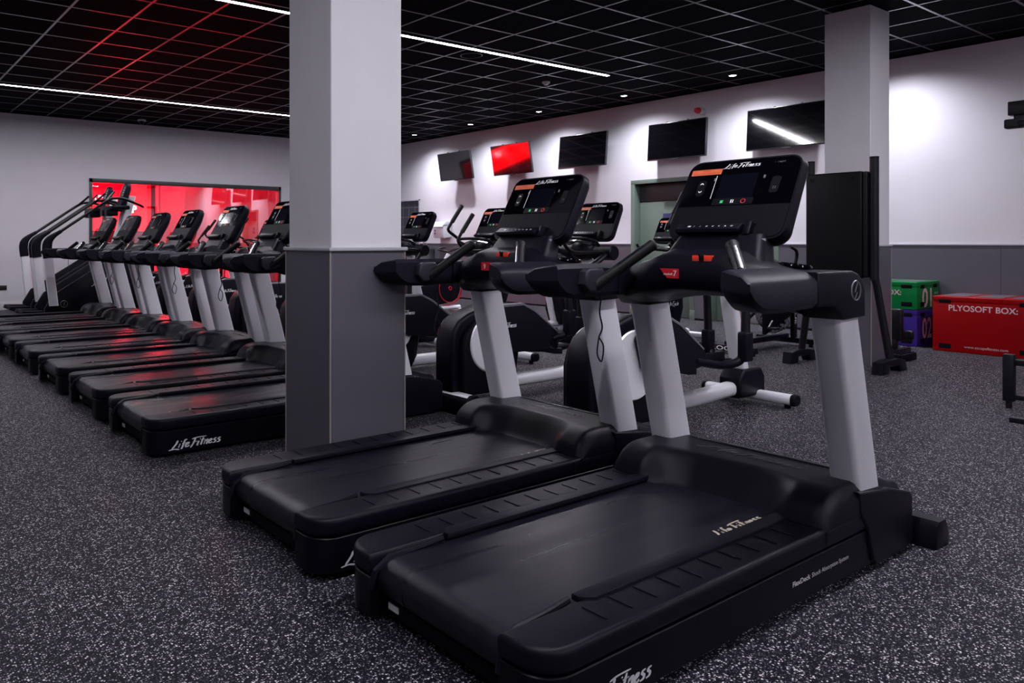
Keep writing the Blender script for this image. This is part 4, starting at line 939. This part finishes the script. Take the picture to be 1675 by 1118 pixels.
b = new(); bx(b, 1.10, 1.18, -0.165, -0.125, 0.10, 0.78, 0.004); lg = obj('side_post', b, 'frame_black', t)
b = new(); text(b, 'ROGUE', (1.12, -0.1665, 0.62), (0, 0, -1), (1, 0, 0), width=0.36, height=0.042, bold=True); obj('post_lettering', b, 'white_mark', lg)
for s in (-1, 1):
    b = new(); tube(b, [(0.92, s*0.2, 0.40), (0.96, s*0.22, 0.80), (1.02, s*0.24, 1.06), (0.86, s*0.25, 1.14)], 0.018, 10, 4); obj('swing_handle', b, 'grip', t)
    b = new(); tube(b, [(0.62, s*0.17, 0.32), (0.62+s*0.12, s*0.19, 0.36+s*0.1)], 0.014, 8); bx(b, 0.57+s*0.12, 0.67+s*0.12, s*0.20, s*0.30, 0.345+s*0.1, 0.37+s*0.1, 0.006); obj('pedal', b, 'frame_black', t)
b = new(); loft(b, [[(x, p[0], 0.90+p[1]) for p in rrect(w_, 0.08, 0.03, 3)] for x, w_ in ((0.20, 0.26), (0.34, 0.28), (0.52, 0.10))]); obj('saddle', b, 'vinyl', t)

# ------------------------------------------------------------------ stair climbers
def make_climber(label):
    t = thing('stair_climber', label, 'stair climber', (0, 0, 0))
    for s in (-1, 1):
        b = new(); prism(b, [(-0.02, 0.02), (-0.02, 0.20), (0.10, 0.40), (1.12, 1.05), (1.50, 1.05), (1.62, 0.80), (1.62, 0.10), (1.50, 0.02)], 'y', s*0.30, s*0.36, 0.012, 2); sd = obj('side_shroud', b, 'black', t)
        if s == -1:
            b = new(); logo(b, (0.64, -0.3615, 0.50), (1, 0, 0.34), (0, 0, 1), 0.50, 0.12); obj('brand_lettering', b, 'white_mark', sd)
            b = new(); ring(b, (0.25, -0.361, 0.26), (0, 1, 0), 0.05, 0.004, 24, 5); tube(b, [(0.27, -0.361, 0.29), (0.24, -0.361, 0.26), (0.265, -0.361, 0.26), (0.24, -0.361, 0.23)], 0.004, 5); obj('emblem', b, 'dim_mark', sd)
        b = new(); secs = [[(x+p[0], s*0.395+p[1], z) for p in rrect(0.130, 0.058, 0.02, 3)] for x, z in ((0.10, 0.24), (0.055, 0.62), (0.02, 0.98))]
        loft(b, secs); obj('upright', b, 'silver', t)
        b = new(); pa = smooth_path([(0.02, 0, 0.95), (0.005, 0, 1.10), (0.025, 0, 1.20), (0.09, 0, 1.275), (0.20, 0, 1.35)], 5); secs = []
        for k in range(len(pa)):
            tt = (pa[min(k+1, len(pa)-1)]-pa[max(k-1, 0)]).normalized(); nn = Vector((tt.z, 0, -tt.x)); wk = 0.135-0.08*sm(0.30, 1.0, k/(len(pa)-1))
            secs.append([pa[k]+nn*p[0]+Vector((0, s*0.395+p[1], 0)) for p in rrect(wk, 0.064, 0.02, 3)])
        loft(b, secs); obj('corner_cap', b, 'black', t)
        b = new(); tube(b, [(0.07, s*0.395, 1.25), (0.20, s*0.395, 1.35), (0.55, s*0.395, 1.60), (0.88, s*0.39, 1.83), (1.0, s*0.38, 1.87), (1.15, s*0.36, 1.86), (1.38, s*0.33, 1.78), (1.46, s*0.28, 1.75)], 0.022, 10, 4)
        tube(b, [(0.84, s*0.39, 1.80), (0.94, s*0.30, 1.90), (1.02, s*0.26, 1.98)], 0.018, 8, 3); obj('handrail', b, 'frame_black', t)
    b = new(); bx(b, 0.1, 1.58, -0.30, 0.30, 0.02, 0.16, 0.01)
    for k in range(4):
        x = 0.12+k*0.27; z = 0.26+k*0.19; bx(b, x, x+0.26, -0.285, 0.285, z-0.10, z, 0.012, 2)
    bx(b, 1.15, 1.60, -0.29, 0.29, 0.16, 1.0, 0.01); obj('steps', b, 'black_matte', t)
    b = new(); prism(b, [(-0.32, 0.12), (-0.30, 0.17), (-0.02, 0.16), (0.0, 0.05), (-0.05, 0.02)], 'y', -0.30, -0.12, 0.008, 2); prism(b, [(-0.32, 0.12), (-0.30, 0.17), (-0.02, 0.16), (0.0, 0.05), (-0.05, 0.02)], 'y', 0.12, 0.30, 0.008, 2)
    tube(b, [(-0.28, -0.30, 0.14), (-0.28, 0.30, 0.14)], 0.03, 10); obj('rear_step', b, 'black_matte', t)
    b = new(); secs = [[(x+p[0], p[1]-0.0, z) for p in rrect(0.14, 0.22, 0.03, 3)] for x, z in ((1.02, 0.85), (1.22, 1.45), (1.34, 1.93))]
    loft(b, secs); obj('console_post', b, 'silver', t)
    b = new(); secs = []
    v = Vector((0.30, 0, 0.95)).normalized(); n = Vector((-0.95, 0, 0.30)).normalized()
    o = Vector((1.20, 0, 1.92))
    for c, s_ in ((0.0, 0.96), (-0.008, 1), (-0.06, 1), (-0.09, 0.8)): secs.append([o+Vector((0, -1, 0))*p[0]*s_+v*p[1]*s_+n*c for p in rrect(0.26, 0.48, 0.09, 5)])
    loft(b, secs); cs = obj('console', b, 'charcoal', t)
    b = new(); loft(b, [[o+Vector((0, -1, 0))*p[0]+v*(p[1]+0.07)+n*c for p in rrect(0.20, 0.24, 0.03, 4)] for c in (0.0005, 0.003)]); obj('display_glass', b, 'gloss', cs)
    b = new()
    for k in range(4): text(b, '--', o+v*(0.02+0.04*k)+n*0.004+Vector((0, -0.03, 0)), (0, -1, 0), tuple(v), height=0.008)
    obj('readouts', b, 'white_led', cs)
    b = new(); bx(b, 0.96, 1.24, -0.34, 0.34, 1.70, 1.76, 0.02, 3); bx(b, 0.92, 1.10, -0.20, -0.05, 1.60, 1.71, 0.02, 3); bx(b, 0.92, 1.10, 0.05, 0.20, 1.60, 1.71, 0.02, 3); obj('console_tray', b, 'black', t)
    b = new(); cyl(b, (0.95, -0.12, 1.77), (0.95, -0.07, 1.765), 0.02, 12); q = obj('stop_button', b, 'red_bright', t)
    return t
cl = make_climber('stair climber farther from the camera, beside the white window wall')
cl['group'] = 'stair climbers'; cl.location = (2.46, 13.50, 0)
dup(cl, (2.46, 12.50, 0), 0, 'stair climber standing next to the last treadmill, round emblem on its side', 'stair climbers')

# ------------------------------------------------------------------ padded board stand in front of the far pillar
t = thing('padded_stand', 'tall black padded board held between two posts in front of the far pillar', 'exercise stand', (7.74, 3.40, 0))
b = new(); bx(b, -0.05, 0.03, -0.20, 0.31, 0.85, 1.85, 0.02, 3); pd = obj('padded_board', b, 'vinyl', t)
b = new(); bx(b, -0.052, 0.032, -0.245, -0.205, 0.86, 1.845, 0.018, 3); obj('side_bolster', b, 'vinyl', t)
b = new()
for y in (-0.12, 0.25): ring(b, (-0.052, y, 1.79), (1, 0, 0), 0.016, 0.005, 16, 6)
obj('eyelet', b, 'frame_black', pd)
for s, yt, yb in ((-1, -0.285, -0.40), (1, 0.285, 0.40)):
    b = new(); cyl(b, (0.0, yt, 0.84), (0.0, yt, 1.97), 0.038, 20); tube(b, [(0.0, yt, 0.86), (0.02, yt+s*0.01, 0.80), (0.05, yb, 0.07)], 0.032, 14)
    for z in (1.2, 1.45, 1.7, 1.80): cyl(b, (-0.045, yt-0.01, z), (0.0, yt, z), 0.008, 8)
    po = obj('post', b, 'frame_black', t)
    b = new(); cyl(b, (0, yt, 1.965), (0, yt, 1.978), 0.039, 16); obj('post_cap', b, 'black_matte', po)
    b = new(); prism(b, [(-0.24, 0.0), (-0.22, 0.11), (-0.10, 0.125), (0.10, 0.125), (0.26, 0.10), (0.30, 0.0), (0.16, 0.0), (0.12, 0.06), (-0.08, 0.06), (-0.10, 0.0)], 'y', yb-0.045, yb+0.045, 0.008, 2); obj('foot', b, 'black', t)
b = new(); cyl(b, (0, -0.29, 1.80), (0, 0.29, 1.80), 0.018, 12); cyl(b, (0, -0.29, 0.95), (0, 0.29, 0.95), 0.018, 12); obj('cross_bar', b, 'frame_black', t)

t = thing('step_platform', 'low black step platform with a studded top on the floor right of the far pillar', 'step platform', (8.65, 3.34, 0))
b = new(); bx(b, -0.175, 0.175, -0.18, 0.18, 0.0, 0.075, 0.008, 2); obj('body', b, 'black_matte', t)
b = new()
for i in range(10):
    for j in range(10): bx(b, -0.165+i*0.034, -0.150+i*0.034, -0.165+j*0.034, -0.15+j*0.034, 0.073, 0.082)
obj('studded_top', b, 'black', t)
t = thing('dumbbell_rack', 'black machine foot with a round pad edge in front of the purple box', 'machine', (9.1, 3.44, 0))
b = new(); bx(b, -0.03, 0.04, -0.05, 0.06, 0.14, 0.48, 0.02, 3); bx(b, -0.02, 0.03, -0.15, -0.06, 0.16, 0.26, 0.02, 3); bx(b, -0.03, 0.03, 0.0, 0.05, 0.0, 0.16, 0.01); bx(b, -0.2, 0.3, -0.02, 0.05, 0.0, 0.05, 0.008); obj('machine_foot', b, 'frame_black', t)
t.name = 'weight_machine'

# ------------------------------------------------------------------ soft plyometric boxes
def plyo(name, label, x0, x1, y0, y1, z0, z1, m, num, txt, url=False):
    t = thing('plyometric_box', label, 'plyometric box', ((x0+x1)/2, (y0+y1)/2, z0), 0, None)
    X0, X1, Y0, Y1, Z1 = x0-(x0+x1)/2, (x1-x0)/2, y0-(y0+y1)/2, (y1-y0)/2, z1-z0
    b = new(); bx(b, X0, X1, Y0, Y1, 0, Z1-0.058, 0.008, 3); bd = obj('body', b, m, t)
    b = new(); bx(b, X0-0.004, X1+0.0, Y0-0.004, Y1, Z1-0.06, Z1, 0.012, 3); ld = obj('lid', b, m, t)
    b = new()
    for k in range(3):
        c = Y0+(k+0.5)*(Y1-Y0)/3; bx(b, X0+0.10, X1-0.08, c-(Y1-Y0)/8, c+(Y1-Y0)/8, Z1-0.001, Z1+0.002, 0.0005, 1)
    obj('top_patch', b, 'grey_patch', ld)
    L = Y1-Y0; tabs = []
    for c in (Y1-0.12*L, Y0+0.12*L) if L > 0.5 else (Y1-0.22*L, Y0+0.2*L):
        tabs += [(X0-0.009, X0-0.002, c-0.06, c+0.05, Z1-0.075, Z1-0.035), (X0-0.006, X0, c-0.06, c+0.05, 0.035, 0.085)]
    for c in (X0+0.14, X1-0.14):
        tabs += [(c-0.05, c+0.05, Y0-0.009, Y0-0.002, Z1-0.075, Z1-0.035), (c-0.05, c+0.05, Y0-0.006, Y0, 0.035, 0.085)]
    for q in tabs:
        b = new(); bx(b, *q, 0.002); obj('velcro_tab', b, 'velcro', t)
    b = new()
    if url:
        text(b, 'PLYOSOFT BOX:', (X0-0.0015, Y1-0.15, Z1-0.155), (0, -1, 0), (0, 0, 1), width=0.60, height=0.064, bold=True); obj('lettering', b, 'ply_print', bd); b = new()
        text(b, 'www.escapefitness.com', (X0-0.0015, Y1-0.29, 0.045), (0, -1, 0), (0, 0, 1), width=0.38)
    else:
        if txt:
            text(b, txt, (X0-0.0015, Y0+0.76, Z1-0.155), (0, -1, 0), (0, 0, 1), width=0.60, height=0.06, bold=True); obj('lettering', b, 'ply_print', bd); b = new()
        text(b, num, ((X0+0.14), Y0-0.0015, 0.02 if z0 > 0 else 0.08), (1, 0, 0), (0, 0, 1), width=0.27, height=min(0.24, Z1*0.7), bold=True)
        obj('number', b, 'ply_print', bd); b = new(); text(b, 'ESCAPE', ((X0+0.50), Y0-0.0015, Z1-0.15), (1, 0, 0), (0, 0, 1), width=0.1)
    obj('lettering', b, 'ply_print', bd)
    return t
plyo('b', 'purple soft plyometric box marked 02, under the green box', 9.89, 10.53, 3.54, 4.45, 0, 0.415, 'ply_purple', '02', '')
plyo('a', 'green soft plyometric box marked 01, stacked on the purple one', 9.89, 10.53, 3.54, 4.45, 0.418, 0.735, 'ply_green', '01', 'PLYOSOFT BOX:')
plyo('c', 'large red soft plyometric box with white lettering at the right edge', 9.76, 10.53, 2.42, 3.345, 0, 0.60, 'ply_red', '', '', True)

# ------------------------------------------------------------------ bench and rack at the right edge
t = thing('weight_bench', 'black weight bench frame leg cut off by the right edge of the photo', 'weight bench', (6.80, 1.86, 0))
b = new(); bx(b, -0.03, 0.03, -0.035, 0.03, 0.05, 0.385, 0.004); bx(b, -0.02, 0.02, -0.9, -0.03, 0.31, 0.35, 0.004); bx(b, -0.02, 0.02, -0.9, -0.03, 0.065, 0.10, 0.004); cyl(b, (0, 0, 0.0), (0, 0, 0.055), 0.02, 12)
bx(b, -0.55, -0.50, -0.9, -0.15, 0.0, 0.035, 0.004); bx(b, -0.55, 0.0, -0.88, -0.84, 0.0, 0.06, 0.004); fr = obj('bench_frame', b, 'frame_black', t)
b = new(); bx(b, -0.12, 0.9, -0.62, -0.32, 0.36, 0.44, 0.02, 3); obj('seat_pad', b, 'vinyl', t)
t = thing('power_rack', 'black steel rack with beam ends poking in at the upper right edge', 'power rack', (8.53, 2.33, 0))
b = new(); bx(b, -0.05, 0.05, -0.70, 0.0, 2.32, 2.445, 0.008); bx(b, -0.05, 0.05, -0.75, -0.67, 0.0, 2.5, 0.008); bx(b, 0.85, 0.95, -0.75, -0.67, 0.0, 2.5, 0.008)
bx(b, -0.05, 0.95, -0.75, -0.67, 2.42, 2.5, 0.008); bx(b, -0.2, 1.0, -0.79, -0.71, 0.0, 0.08, 0.008); fr = obj('rack_frame', b, 'frame_black', t)
b = new(); bx(b, -0.045, 0.045, -0.13, 0.03, 2.206, 2.29, 0.015, 3); tube(b, [(0.0, -0.06, 2.25), (-0.38, -0.65, 2.15)], 0.035, 12); bx(b, -0.03, 0.03, -0.1, -0.04, 2.28, 2.33); obj('pull_up_handle', b, 'grip', t)
